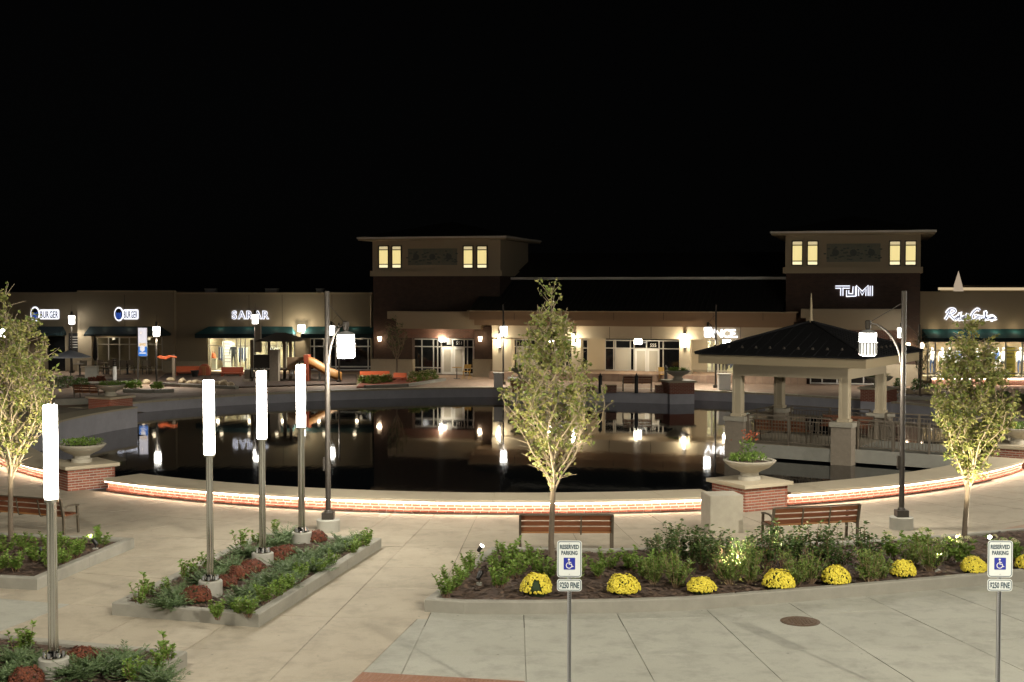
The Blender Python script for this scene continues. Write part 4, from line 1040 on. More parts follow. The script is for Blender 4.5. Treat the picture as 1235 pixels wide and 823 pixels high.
for k in range(4):
    a = k * pi / 2; R2 = Matrix.Rotation(a, 3, 'Z')
    b = MB(); p0, p1, pk = R2 @ Vector((-EE, -EE, EZ)), R2 @ Vector((EE, -EE, EZ)), Vector((0, 0, PK)); up_ = Vector((0, 0, .05))
    b.add([p0, p1, pk, p0 + up_, p1 + up_, pk + up_], [(0, 2, 1), (3, 4, 5), (0, 1, 4, 3), (1, 2, 5, 4), (2, 0, 3, 5)])
    f = b.build('roof_slope', M['roofmetal'], t)
    b = MB()
    for i in range(-7, 8):
        x = i * EE / 7.5; s = 1 - abs(x) / EE; q0 = R2 @ Vector((x, -EE, EZ + .06)); q1 = R2 @ Vector((x, -EE + EE * s, EZ + .06 + (PK - EZ) * s))
        b.bar(q0, q1, .022, .035)
    b.build('roof_seams', M['roofmetal'], f)
    for i in range(-5, 6):
        q = R2 @ Vector((i * .52, -EE + .55, EZ + .05 + (PK - EZ) * .55 / EE)); g = MB(); g.cyl((0, 0), .07, 0, .09, 6, .03); g.build('snow_guard', M['bronze'], f, loc=q)
b = MB()
for x, y in CN: b.bar((x / HS * EE, y / HS * EE, EZ + .07), (0, 0, PK + .08), .09, .06)
b.build('hip_ridges', M['roofmetal'], t)
MB().lathe([(.10, PK), (.06, PK + .2), (.04, PK + .75), (.012, PK + 1.1)], 10).build('finial', M['eave'], t, True)
MB().bx(-HS - .25, HS + .25, -HS - .25, HS + .25, -.46, -.004).build('deck', M['concrete'], t)
MB().bx(-HS - .2, HS + .2, -HS - .2, HS + .2, -.003, .006).build('deck_floor', M['plaza'], t)
def railing(parent, p0, p1, posts):
    p0, p1 = Vector(p0), Vector(p1); L = (p1 - p0).length; d = (p1 - p0) / L
    r = MB(); r.bar(p0 + Vector((0, 0, 1.02)), p1 + Vector((0, 0, 1.02)), .05, .04); f = r.build('handrail', M['rail'], parent)
    r = MB(); r.bar(p0 + Vector((0, 0, .88)), p1 + Vector((0, 0, .88)), .035, .03); r.build('upper_rail', M['rail'], f)
    r = MB(); r.bar(p0 + Vector((0, 0, .10)), p1 + Vector((0, 0, .10)), .035, .03); r.build('lower_rail', M['rail'], f)
    for i in range(posts + 1):
        q = p0 + d * L * i / posts; MB().bar(q, q + Vector((0, 0, 1.0)), .07, .07).build('rail_post', M['rail'], f)
    n = int(L / .115)
    for i in range(1, n):
        q = p0 + d * (L * i / n); link('baluster', BAL, f, loc=q)
bb = MB(); bb.bar((0, 0, .10), (0, 0, .88), .02, .02); BAL = bb.mesh('baluster', M['rail'])
railing(t, (-HS + .42, -HS - .1, 0), (HS - .42, -HS - .1, 0), 2)
railing(t, (-HS - .1, HS - .42, 0), (-HS - .1, -HS + .42, 0), 2)
railing(t, (-HS + .42, HS + .1, 0), (HS - .42, HS + .1, 0), 2)
# footbridge
br_ = thing('footbridge', 'concrete footbridge with metal railings from the pavilion to the right shore', 'footbridge', (GX, GY, 0), -AL)
MB().bx(HS + .26, HS + 5.6, -1.9, 1.2, -.46, -.002).build('deck', M['concrete'], br_)
railing(br_, (HS + .45, -1.85, 0), (HS + 5.3, -1.85, 0), 4)
railing(br_, (HS + .45, 1.15, 0), (HS + 5.3, 1.15, 0), 4)
def gz(x, y): c, s = cos(-AL), sin(-AL); return (GX + x * c - y * s, GY + x * s + y * c, .006)
b0 = bench()
place(b0, gz(-.55, -1.25), -AL, 'brown bench inside the pavilion behind the front railing', 'brown benches inside the pavilion')
place(b0, gz(.9, 1.2), -AL + pi, 'second bench inside the pavilion, against the rear railing', 'brown benches inside the pavilion')
drop(b0)
# ------------------------------------------------------------------ building frames
class Fr:
    def __init__(s, x, y, deg):
        s.P = Vector((x, y)); a = radians(deg); s.a = a; s.u = Vector((cos(a), sin(a))); s.v = Vector((-sin(a), cos(a)))
    def loc(s, px, py, y=0.0):
        r = ray(px, py); r2 = Vector((r.x, r.y)); t = (y + s.P.dot(s.v)) / r2.dot(s.v)
        return (r2 * t - s.P).dot(s.u), CAM_H + t * r.z
    def rect(s, px0, py0, px1, py1, y=0.0):
        pm = (px0 + px1) / 2; x0, _ = s.loc(px0, py0, y); x1, _ = s.loc(px1, py0, y)
        return x0, x1, s.loc(pm, py1, y)[1], s.loc(pm, py0, y)[1]
    def world(s, x, y, z=0.0): q = s.P + s.u * x + s.v * y; return Vector((q.x, q.y, z))
def slab(fr, par, name, m, px0, py0, px1, py1, yf, yb, z0=None, build=True):
    x0, x1, a, c = fr.rect(px0, py0, px1, py1, yf)
    if z0 is not None: a = z0
    return MB().bx(x0, x1, yf, yb, a, c).build(name, m, par)
def storefront(fr, par, cols, rows, y, fills=None, m='darkglass', bar=.07, z0=None):
    """one window wall: frame of mullions and transoms, every pane its own sub-part"""
    fills = fills or {}; X = [fr.loc(c, rows[0], y)[0] for c in cols]; pm = (cols[0] + cols[-1]) / 2; Z = [fr.loc(pm, r, y)[1] for r in rows]
    if z0 is not None: Z[-1] = z0
    b = MB()
    for x in X: b.box((x, y, (Z[0] + Z[-1]) / 2), (bar, .10, Z[0] - Z[-1] + bar))
    for z in Z: b.box(((X[0] + X[-1]) / 2, y + .003, z), (X[-1] - X[0] + bar, .09, bar * .9))
    f = b.build('shop_window', M['frame'], par)
    for i in range(len(X) - 1):
        for j in range(len(Z) - 1):
            k = fills.get((i, j), m)
            if k is None: continue
            MB().bx(X[i] + bar / 2, X[i + 1] - bar / 2, y - .008, y + .008, Z[j + 1] + bar / 2, Z[j] - bar / 2).build('pane', M[k], f)
    return f
def room(fr, par, px0, py0, px1, py1, y, depth, wall='roomwall', light='shoplight', lw=.3, z0=.0, ly=.5):
    x0, x1, a, c = fr.rect(px0, py0, px1, py1, y); a = z0; c += .55
    b = MB()
    b.add([(x0, y, a), (x1, y, a), (x1, y + depth, a), (x0, y + depth, a), (x0, y, c), (x1, y, c), (x1, y + depth, c), (x0, y + depth, c)], [(0, 1, 2, 3), (7, 6, 5, 4), (3, 2, 6, 7), (0, 3, 7, 4), (1, 5, 6, 2)])
    r = b.build('shop_interior', M[wall], par, fix=False)
    n = max(1, int((x1 - x0) / 1.6))
    for i in range(n):
        x = x0 + (x1 - x0) * (i + .5) / n; MB().bx(x - .5, x + .5, y + ly, y + ly + lw, c - .08, c - .02).build('ceiling_light', M[light], r)
    return r
def clerestory(fr, par, px0, py0, px1, py1, y):
    x0, x1, a, c = fr.rect(px0, py0, px1, py1, y); h = c - a
    b = MB(); w = .06
    for x in (x0, x1): b.box((x, y - .02, (a + c) / 2), (w, .10, h + w))
    for z in (a, a + h * .17, a + h * .83, c): b.box(((x0 + x1) / 2, y - .018, z), (x1 - x0 + w, .09, w * .9))
    f = b.build('lit_window', M['bronze'], par)
    for z0, z1, k in ((a, a + h * .17, 'litbright'), (a + h * .17, a + h * .83, 'litwindow'), (a + h * .83, c, 'litdim')):
        MB().bx(x0 + .03, x1 - .03, y - .03, y - .01, z0 + .03, z1 - .03).build('pane', M[k], f)
M['litbright'] = emit('lit_clerestory_bottom', (1, .86, .48), 1.05); M['litdim'] = emit('lit_clerestory_top', (1, .80, .40), .55)
def wall_sconce(label, loc, rz, kind='cone', w=1.6, m='sconce', group='wall lamps on the shop fronts'):
    t = thing('wall_lamp', label, 'wall lamp', loc, rz, group)
    if kind == 'cone':
        MB().box((0, -.03, .05), (.14, .06, .30)).build('back_plate', M['bronze'], t)
        MB().lathe([(.085, -.14), (.13, .14), (.11, .15)], 14, (0, -.16, 0)).build('glowing_shade', M[m], t, True)
        pl = (0, -.42, -.02)
    elif kind == 'bar':
        MB().box((0, -.03, .0), (.16, .06, 1.0)).build('back_plate', M['bronze'], t)
        MB().lathe([(.07, -.40), (.075, -.38), (.075, .38), (.07, .40)], 12, (0, -.14, 0)).build('glowing_shade', M[m], t, True)
        MB().lathe([(.085, .40), (.085, .5), (.05, .52)], 12, (0, -.14, 0)).build('cap', M['bronze'], t, True)
        pl = (0, -.4, .0)
    else:
        MB().box((0, .04, 0), (.3, .1, .3)).build('back_plate', M['bronze'], t)
        MB().box((0, -.12, 0), (.44, .22, .44)).build('glowing_shade', M[m], t)
        pl = (0, -.6, -.1)
    plight('bulb', t, pl, w, (1, .78, .52) if m == 'sconce' else (1, .88, .66), .12)
    return t
def letters(fr, y, label, txt, px0, py0, px1, py1, face='letterface', halo='halo', fat=.05, gap=.16, cat='shop sign', widths=None, under=None):
    x0, x1, z0, z1 = fr.rect(px0, py0, px1, py1, y); h = z1 - z0
    t = thing('shop_sign', label, cat, tuple(fr.world((x0 + x1) / 2, y, (z0 + z1) / 2)), fr.a, 'lit letter signs on the shop fronts')
    ms = [text_mesh('letter', c, h, M[face], .05) for c in txt]; tot = sum(w for _, w in ms) + gap * h * (len(txt) - 1); s = (x1 - x0) / tot; x = -(x1 - x0) / 2
    for (me, w), c in zip(ms, txt):
        xc = x + w * s / 2; x += (w + gap * h) * s
        for v in me.vertices: v.co.x *= s
        o = link('letter', me, t, loc=(xc, -.09, 0))
        if halo:
            hm, hw = text_mesh('letter_halo', c, h, M[halo], .03, fat)
            for v in hm.vertices: v.co.x *= s
            link('letter_halo', hm, o, loc=(0, .045, 0))
    return t
def awning(fr, par, px0, px1, pyt, pyb, valb, y=0.0, proj=1.1, m='teal', slope_l=14, slope_r=14, name='awning'):
    x0, x1, zb, zt = fr.rect(px0, pyt, px1, pyb, y); s = (x1 - x0) / (px1 - px0); yf = y - proj
    zv = fr.loc((px0 + px1) / 2, valb, yf)[1]; zf = fr.loc((px0 + px1) / 2, pyb, yf)[1]
    b = MB(); b.add([(x0 + slope_l * s, y, zt), (x1 - slope_r * s, y, zt), (x1, yf, zf), (x0, yf, zf), (x1, y, zf), (x0, y, zf)],
                    [(0, 3, 2, 1), (0, 5, 3), (1, 2, 4)]); o = b.build(name, M[m], par, fix=False)
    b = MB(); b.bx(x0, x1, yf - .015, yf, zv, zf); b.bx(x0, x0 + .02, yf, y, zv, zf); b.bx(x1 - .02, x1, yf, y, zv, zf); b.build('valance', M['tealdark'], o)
    return o
# ------------------------------------------------------------------ left row of shops
FL = Fr(-34.0, 88, 0)
bl = thing('shop_building', 'long low tan shop building on the left with dark awnings', 'building', tuple(FL.world(0, 0)), FL.a)
def wall_with(fr, par, m, px0, px1, pyt, yf, yb, openings, z0=-.05, name='wall'):
    """wall between px0 and px1 with door-high openings [(px0, px1, py_top)] left free"""
    xs = px0
    for a, c, pt in openings:
        slab(fr, par, name, m, xs, pyt, a, 455, yf, yb, z0); slab(fr, par, name, m, a, pyt, c, pt, yf, yf + .4); xs = c
    slab(fr, par, name, m, xs, pyt, px1, 455, yf, yb, z0)
slab(FL, bl, 'wall', M['stuccoleft'], -60, 353, 93, 455, 1.2, 12, -.05)
wall_with(FL, bl, M['stuccoleft'], 93, 210, 351.5, 0, 12, [(110, 196, 407)])
wall_with(FL, bl, M['stuccoleft'], 210, 449, 354, .5, 12, [(249, 355.5, 408), (373, 449, 408)])
for a, c, y in ((93, 210, -.04), (210, 449, .46)): slab(FL, bl, 'parapet_cap', M['eave'], a - .3, 350.6 if y < 0 else 353, c + .3, 352.6 if y < 0 else 355, y, y + .4)
for a, c, y in ((93, 110, -.05), (196, 210, -.05), (210, 249, .45), (355.5, 373, .45)): slab(FL, bl, 'wall_base', M['stonebase'], a, 436, c - .1, 455, y, y + .3, -.02)
storefront(FL, bl, [110, 117.5, 131, 144, 156, 167, 177, 189, 195.5], [407, 415.5, 447.5], .5, {}, 'glass', .06, .12)
room(FL, bl, 110, 405, 196, 449, .62, 5.5, 'roomwarm', 'shopdim')
storefront(FL, bl, [249, 253, 270, 285.5, 290, 296, 306, 321, 334, 345, 355], [408, 416.5, 447], .9, {}, 'glass', .06, .12)
room(FL, bl, 249, 406, 355.5, 449, 1.0, 5, 'roomwall', 'shoplight')
storefront(FL, bl, [374, 379, 391, 398.5, 405, 444, 449], [408.5, 418, 442.5, 452], .9, {(2, 1): 'darkglass'}, 'darkglass', .09, .1)
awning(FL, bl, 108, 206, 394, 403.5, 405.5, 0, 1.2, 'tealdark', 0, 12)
awning(FL, bl, 240, 357, 394, 403, 408, .5, 1.2, 'teal', 12, 5)
awning(FL, bl, 366, 451, 394, 403, 408, .5, 1.2, 'teal', 7, 0)
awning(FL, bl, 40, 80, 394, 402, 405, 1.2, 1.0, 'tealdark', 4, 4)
slab(FL, bl, 'doorway', M['darkglass'], 58, 406, 78, 452, 1.15, 1.25, .0)
for x, w in ((253, 12), (327, 14), (385, 7)):
    p = FL.world(0, 3); x0, x1, a, c = FL.rect(x - w / 2, 350, x + w / 2, 356, 3); tt = thing('roof_unit', {253: 'small rooftop air unit left of the five-letter sign', 327: 'wider rooftop air unit right of the five-letter sign', 385: 'smallest rooftop unit behind the tall lamp post'}[x], 'rooftop unit', tuple(FL.world((x0 + x1) / 2, 3.4, 5.25)), 0, 'air units on the left roof')
    MB().bx(-(x1 - x0) / 2, (x1 - x0) / 2, -.4, .4, -.3, .18).build('cabinet', M['grille'], tt); MB().bx(-(x1 - x0) / 2 - .03, (x1 - x0) / 2 + .03, -.43, .43, .18, .22).build('lid', M['gutter'], tt)
def oval_sign(fr, y, label, px0, py0, px1, py1, tx0, tx1):
    x0, x1, z0, z1 = fr.rect(px0, py0, px1, py1, y); w, h = x1 - x0, z1 - z0
    t = thing('shop_sign', label, 'shop sign', tuple(fr.world((x0 + x1) / 2, y, (z0 + z1) / 2)), fr.a, 'lit letter signs on the shop fronts')
    el = lambda k: [(w / 2 * k * cos(a * pi / 16), h / 2 * k * sin(a * pi / 16)) for a in range(32)]
    plate(MB(), el(1.0), -.06, 0).build('oval_halo', M['halo'], t); plate(MB(), el(.80), -.10, -.061).build('oval_field', M['black'], t)
    b = MB()
    for k, (a, z_) in enumerate(((-.24, .28), (-.08, .33), (.08, .33), (.24, .28))): stroke(b, [(a * w, -z_ * h), (a * w * .95, z_ * h * (.3 if k in (0, 3) else .1))], .09 * w, -.101, -.13)
    stroke(b, [(-.26 * w, .12 * h), (-.06 * w, -.02 * h), (.0, .1 * h), (.06 * w, -.02 * h), (.26 * w, .12 * h)], .08 * w, -.102, -.128)
    b.build('emblem', M['letterblue'], t)
    a0, a1 = fr.rect(tx0, 375, tx1, 384, y)[:2]; xo = (a0 + a1) / 2 - (x0 + x1) / 2; hh = (384 - 375.5) * 88 / 1620
    plate(MB(), [(p[0] + xo, p[1] - .02) for p in rrect(a1 - a0 + .1, hh + .18, .08)], -.05, -.01).build('letter_halo', M['halo'], t)
    ms = [text_mesh('letter', c, hh, M['cloth_dark'], .03, .02) for c in 'BURGER']; tot = sum(q[1] for q in ms) + .08 * 5; s = (a1 - a0) / tot; x = xo - (a1 - a0) / 2
    for me, wd in ms:
        for v in me.vertices: v.co.x *= s
        link('letter', me, t, loc=(x + wd * s / 2, -.052, -.02)); x += (wd + .08) * s
oval_sign(FL, 1.2, 'lit oval emblem with lettering, half hidden by the left tree', 37, 370, 48, 388, 49, 70.5)
oval_sign(FL, -.01, 'lit oval emblem with lettering above the restaurant awning', 138, 370.5, 149, 387.5, 150, 166)
letters(FL, .49, 'white five-letter shop sign on the tan wall above the lit window', 'SARAR', 280.5, 375, 324, 384.5, 'letterface', 'halo', .055, .28)
wall_sconce('square white wall lamp on the tan pillar between the teal awnings', tuple(FL.world(*(lambda x: (x, .3))(FL.loc(364, 396, .3)[0]), FL.loc(364, 396, .3)[1])), 0, 'square', 12, 'sconcewhite')
# warm cove lamps on top of the awnings (they light the walls above)
for px0_, px1_, y_ in ((250, 350, .5), (372, 446, .5), (112, 200, 0)):
    n_ = max(2, int((px1_ - px0_) / 26)); 
    for i in range(n_):
        px_ = px0_ + (px1_ - px0_) * (i + .5) / n_; x_, z_ = FL.loc(px_, 394, y_ - .3); plight('awning_lamp', bl, (x_, y_ - .45, z_ + .03), .13, (1, .82, .55), .12)
for px_ in (128, 172, 262, 300, 340, 384, 430):
    x_, z_ = FL.loc(px_, 407, -.3); plight('soffit_lamp', bl, (x_, -.3, z_ - .15), .5, (1, .82, .55), .1)
x0_, x1_ = FL.loc(93, 400)[0], FL.loc(449, 400)[0]; MB().bx(x0_, x1_, .95, 12, 4.6, 4.8).build('roof', M['roofdark'], bl)
# ------------------------------------------------------------------ centre building: two towers and an arcade
FC = Fr(-8.9, 86, -15)
bc = thing('arcade_building', 'shop building with two square lit towers and a low arcade between them', 'building', tuple(FC.world(0, 0)), FC.a)
def tower(pxa, pxb, py_eave, py_band, py_cor, y, eave_l, eave_r, wins, wpy, panel, depth=9.5):
    x0, x1, zc, ze = FC.rect(pxa, py_eave, pxb, py_cor, y)
    MB().bx(x0 - .03, x1 + .03, y - .03, y + depth, zc - .02, ze).build('upper_wall', M['stucco'], bc)
    MB().bx(x0 - .16, x1 + .16, y - .16, y + depth, zc - .22, zc + .12).build('cornice', M['stucco'], bc)
    e0 = FC.loc(eave_l, py_eave, y - .95)[0]; e1 = x1 + (x0 - e0)
    MB().bx(e0, e1, y - .98, y + depth + .95, ze - .03, ze + .07).build('eave', M['eave'], bc)
    MB().bx(e0 - .06, e1 + .06, y - 1.04, y + depth + 1.0, ze + .07, ze + .18).build('eave_gutter', M['gutter'], bc)
    cx, cy, zt = (e0 + e1) / 2, y + depth / 2, ze + 1.3
    b = MB(); q = [(e0, y - .98, ze + .182), (e1, y - .98, ze + .182), (e1, y + depth + .95, ze + .182), (e0, y + depth + .95, ze + .182), (cx, cy, zt)]
    b.add(q, [(0, 1, 4), (1, 2, 4), (2, 3, 4), (3, 0, 4), (3, 2, 1, 0)]); b.build('roof', M['roofdark'], bc)
    for a, c in wins: clerestory(FC, bc, a, wpy[0], c, wpy[1], y - .05)
    slab(FC, bc, 'mosaic_panel', M['mosaic'], panel[0], panel[1], panel[2], panel[3], y - .08, y)
    x0p, x1p, a_, c_ = FC.rect(*panel, y - .09); bq = MB(); rnd = random.Random(3)
    for i in range(3):
        xc = x0p + (x1p - x0p) * (i + .5) / 3; bq.tube([(xc, y - .11, (a_ + c_) / 2), (xc, y - .08, (a_ + c_) / 2)], .2, 10)
        for k in range(14):
            th = rnd.uniform(0, 6.28); rr = rnd.uniform(.3, .7); pz = max(a_ + .08, min(c_ - .08, (a_ + c_) / 2 + rr * .6 * sin(th))); bq.box((xc + rr * cos(th), y - .09, pz), (.14, .03, .07), 0)
    tag(bq.build('mosaic_motif', M['motif'], bc), kind='stuff')
    return x0, x1, zc, ze
T1 = tower(450, 603, 289.5, 0, 329, 0, 432, 621, [(457, 468.5), (473, 484), (559, 570.5), (575.5, 587.5)], (297, 323.5), (492, 300, 551, 320), 7)
T2 = tower(948, 1110, 283, 0, 325, -1.6, 930, 1130, [(955.5, 968), (974, 986.5), (1073, 1086), (1092, 1105)], (291, 320), (997, 294, 1062, 316))
# left tower shaft
x0, x1 = T1[0], T1[1]
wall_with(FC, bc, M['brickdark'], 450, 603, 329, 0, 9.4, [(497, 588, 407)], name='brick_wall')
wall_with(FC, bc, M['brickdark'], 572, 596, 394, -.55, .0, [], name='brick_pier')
for a, c, y in ((447.5, 497.5, -.14), (570, 597, -.66)): slab(FC, bc, 'stone_base', M['stonebase'], a, 433.5, c, 460, y, y + .5, -.03)
slab(FC, bc, 'canopy_cornice', M['stucco'], 467, 376, 571, 385, -1.25, .1)
slab(FC, bc, 'canopy_beam', M['stucco'], 478, 385, 580, 397, -1.0, .1)
slab(FC, bc, 'brick_lintel', M['brickfar'], 480, 397, 572, 408, -.35, .1)
storefront(FC, bc, [498, 509, 523, 528, 532.5, 546, 560, 564, 571, 586], [409.5, 418.5, 444, 452.5], .5,
           {(4, 1): 'blind', (5, 1): 'blind', (4, 2): 'blind', (5, 2): 'blind', (8, 1): 'blind'}, 'darkglass', .075, .08)
slab(FC, bc, 'door_leaf', M['white'], 533, 419, 546, 453, .42, .46, .05); slab(FC, bc, 'door_leaf', M['white'], 546.6, 419, 560, 453, .42, .46, .05)
for a, c in ((535.5, 543.5), (549, 557.5)): slab(FC, bc, 'door_glass', M['blind'], a, 421.5, c, 448.5, .40, .42)
def number(fr, y, txt, px0, py0, px1, py1, par):
    x0, x1, z0, z1 = fr.rect(px0, py0, px1, py1, y); me, w = text_mesh('house_number', txt, z1 - z0, M['white'], .01, .01)
    for v in me.vertices: v.co.x *= (x1 - x0) / w
    link('house_number', me, par, loc=((x0 + x1) / 2, y, (z0 + z1) / 2))
number(FC, .42, '551', 550, 412, 557, 416, bc)
slab(FC, bc, 'door_notice', M['white'], 557, 426, 559.3, 429, .38, .395)
slab(FC, bc, 'blade_sign', M['grille'], 539, 406, 544, 416, -.2, -.12)
# arcade
YA = -1.9
slab(FC, bc, 'frieze', M['frieze'], 566, 376.5, 960, 387, YA - .45, .3); slab(FC, bc, 'frieze_lower', M['frieze'], 572, 387, 957, 394, YA - .25, .3)
slab(FC, bc, 'frieze_cap', M['eave'], 563, 375.6, 962, 377.0, YA - .55, .3)
slab(FC, bc, 'arcade_beam', M['stuccolt'], 593, 394, 956, 409, YA, .55)
for a, c in ((594, 617), (689.5, 700.5), (819.5, 832.5), (917, 932), (955, 972)):
    slab(FC, bc, 'pier', M['stuccolt'], a, 409, c, 470, YA + .02, YA + .75, -.03)
    slab(FC, bc, 'pier_base', M['stonebase'], a - .6, 447, c + .6, 470, YA - .03, YA + .8, -.035)
YB = .6
slab(FC, bc, 'arcade_floor', M['paver'], 590, 452, 972, 462, YA - .6, YB + .1, -.002)
wall_with(FC, bc, M['stuccolt'], 603, 975, 402, YB, YB + .4, [(617, 690, 409), (701, 709, 409), (729.5, 820.5, 409), (853, 915, 409), (934, 953, 409)], name='shop_wall')
for a, c in ((709, 729.5), (832, 853)): slab(FC, bc, 'wall_base', M['stonebase'], a, 446, c, 462, YB - .08, YB + .02, -.02)
storefront(FC, bc, [617, 623, 640, 648, 660, 671, 682, 690], [410, 418.5, 447, 456], YB + .15, {(2, 1): 'blind', (2, 2): 'blind', (1, 1): 'blind'}, 'darkglass', .075, .06)
storefront(FC, bc, [701, 709], [410, 420, 447, 455], YB + .15, {}, 'darkglass', .07, .1)
storefront(FC, bc, [730, 740.5, 742.5, 760.5, 765, 780, 795, 800, 820], [411, 420.5, 447, 456], YB + .15,
           {(2, 1): 'blind', (4, 1): 'blind', (5, 1): 'blind', (4, 2): 'blind', (5, 2): 'blind'}, 'darkglass', .075, .06)
for a, c in ((765.6, 780), (780.6, 795)):
    slab(FC, bc, 'door_leaf', M['white'], a, 421, c, 457, YB + .05, YB + .09, .04); slab(FC, bc, 'door_glass', M['blind'], a + 2.5, 423.5, c - 2, 451, YB + .03, YB + .05)
number(FC, YB + .06, '555', 784, 414.5, 791.5, 418.5, bc)
number(FC, YB + .13, 'WILLIAMSON', 803, 422.5, 816, 424.5, bc) if False else None
storefront(FC, bc, [853, 859, 866, 885, 915], [411, 421, 448, 456.5], YB + .15, {}, 'glass', .075, .06)
room(FC, bc, 853, 408, 915, 460, YB + .25, 5, 'roomwall', 'shoplight')
storefront(FC, bc, [934, 953], [411, 448, 456.5], YB + .15, {}, 'glass', .07, .06)
room(FC, bc, 934, 408, 953, 460, YB + .25, 4, 'roomwall', 'shoplight')
# roofs over the arcade
xa, xb = FC.loc(592, 340, 2.5)[0], FC.loc(950, 340, 2.5)[0]
zl = FC.loc(770, 376, YA - .4)[1]; zg = FC.loc(770, 337, 2.8)[1]; zr = FC.loc(770, 305, 9)[1]
b = MB(); b.add([(xa, YA - .5, zl), (xb, YA - .5, zl), (xb, 2.9, zg - .1), (xa, 2.9, zg - .1)], [(0, 1, 2, 3)])
for i in range(60):
    x = xa + (xb - xa) * i / 59; b.bar((x, YA - .48, zl + .02), (x, 2.88, zg - .08), .05, .05)
b.build('lower_roof', M['roofdark'], bc, fix=False)
MB().bx(xa, xb, 2.55, 2.85, zg - .02, zg + .14).build('gutter', M['gutter'], bc)
b = MB(); b.add([(xa, 2.7, zg + .13), (xb, 2.7, zg + .13), (xb - .5, 9.4, zr), (xa + .5, 9.4, zr)], [(0, 1, 2, 3)]); b.build('upper_roof', M['roofdark'], bc, fix=False)
MB().bx(xa, xb, 9.4, 9.6, 0, zr).build('rear_wall', M['roofdark'], bc)
# right tower shaft
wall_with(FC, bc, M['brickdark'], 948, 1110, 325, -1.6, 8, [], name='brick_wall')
slab(FC, bc, 'canopy_cornice', M['stucco'], 966, 373, 1090, 384, -2.9, -1.55); slab(FC, bc, 'canopy_beam', M['stucco'], 972, 384, 1088, 398, -2.6, -1.55)
slab(FC, bc, 'brick_lintel', M['brickfar'], 974, 398, 1088, 409, -2.0, -1.55)
slab(FC, bc, 'stone_base', M['stonebase'], 1068, 440, 1112, 470, -1.8, -1.3, -.03)
storefront(FC, bc, [978, 992, 1010, 1026, 1042, 1058, 1074], [411, 421, 450, 462], -1.72, {(2, 1): 'blind', (3, 1): 'blind'}, 'darkglass', .075, .06)
# reveals in the stucco and downpipes
for px in (640, 735, 785, 893): slab(FC, bc, 'panel_joint', M['roofdark'], px, 394.5, px + .45, 408.5, YA - .004, YA + .01)
for px in (620, 680, 740, 800, 860, 920): slab(FC, bc, 'panel_joint', M['roofdark'], px, 377.5, px + .4, 386.5, YA - .454, YA - .44)
for px in (700, 830): pass
for px in (150, 300, 340, 400): slab(FL, bl, 'panel_joint', M['roofdark'], px, 355.5, px + .45, 393.5, -.004 if px < 200 else .496, .51)
for px, y in ((209.2, .36), (447.6, .36)): x_, z_ = FL.loc(px, 357, y); MB().tube([(x_, y, .05), (x_, y, 5.0)], .06, 8).build('downpipe', M['stucco'], bl)
# signs and lamps of the centre building
def world_of(fr, px, py, y): x, z = fr.loc(px, py, y); return tuple(fr.world(x, y, z))
for px, py, y, l in ((459, 409, -.0, 'warm wall lamp on the left brick pier of the left tower'), (580, 409, -.56, 'warm wall lamp on the right brick pier of the left tower')):
    wall_sconce(l, world_of(FC, px, py, y), FC.a, 'cone', .9)
for px, py, l in ((603, 411, 'slim wall lamp on the corner pier of the arcade'), (693, 411, 'slim wall lamp on the second arcade pier, behind the centre tree'), (826, 411, 'slim wall lamp on the arcade pier left of the lit five-letter sign')):
    wall_sconce(l, world_of(FC, px, py, YA + .02), FC.a, 'bar', 7.5, 'sconcewhite')
for px, py, y, l in ((535, 408, .1, 'hanging white lamp over the left tower door'), (770, 411, -.2, 'hanging white lamp over the double doors in the arcade'), (877, 411.5, -.4, 'hanging white lamp under the lit shop name in the arcade'), (666, 410.5, -.3, 'hanging white lamp glimpsed through the centre tree')):
    wall_sconce(l, world_of(FC, px, py, y), FC.a, 'square', 8, 'sconcewhite')
for px, l in ((1095, 'warm lamp left of the pair at the right tower corner'), (1112, 'warm lamp right of the pair at the right tower corner')):
    wall_sconce(l, world_of(FC, px, 417, -1.6), FC.a, 'cone', .9)
letters(FC, YA - .03, 'bright white five-letter shop sign on the arcade beam', 'VINCE.', 851, 397, 889.5, 407, 'lettersolid', 'halo', .03, .1)
x0, x1, z0, z1 = FC.rect(1007.5, 345, 1051.5, 357, -1.62); w, h = x1 - x0, z1 - z0
t = thing('shop_sign', 'outlined geometric four-letter sign on the right tower', 'shop sign', tuple(FC.world((x0 + x1) / 2, -1.62, (z0 + z1) / 2)), FC.a, 'lit letter signs on the shop fronts')
q = .11 * w; X = lambda s: -w/2 + s * w; Zt, Zb = h / 2 - .07, -h / 2
shapes = {'top_bar': [[(X(0), Zt), (X(.40), Zt)]], 'letter': [[(X(.18), Zt), (X(.18), Zb)]], 'letter.u': [[(X(.34), Zt - .17), (X(.34), Zb + .05), (X(.52), Zb + .05), (X(.52), Zt + .04)]],
          'letter.m': [[(X(.61), Zb), (X(.61), Zt), (X(.74), Zb + .15), (X(.87), Zt), (X(.87), Zb)]], 'letter.i': [[(X(.985), Zt + .07), (X(.985), Zb)]]}
for nm, ss in shapes.items():
    for pts in ss:
        o = stroke(MB(), pts, .09, -.06, -.10).build(nm.split('.')[0], M['letterface'], t); stroke(MB(), pts, .175, 0, -.04).build('letter_halo', M['halo'], o)
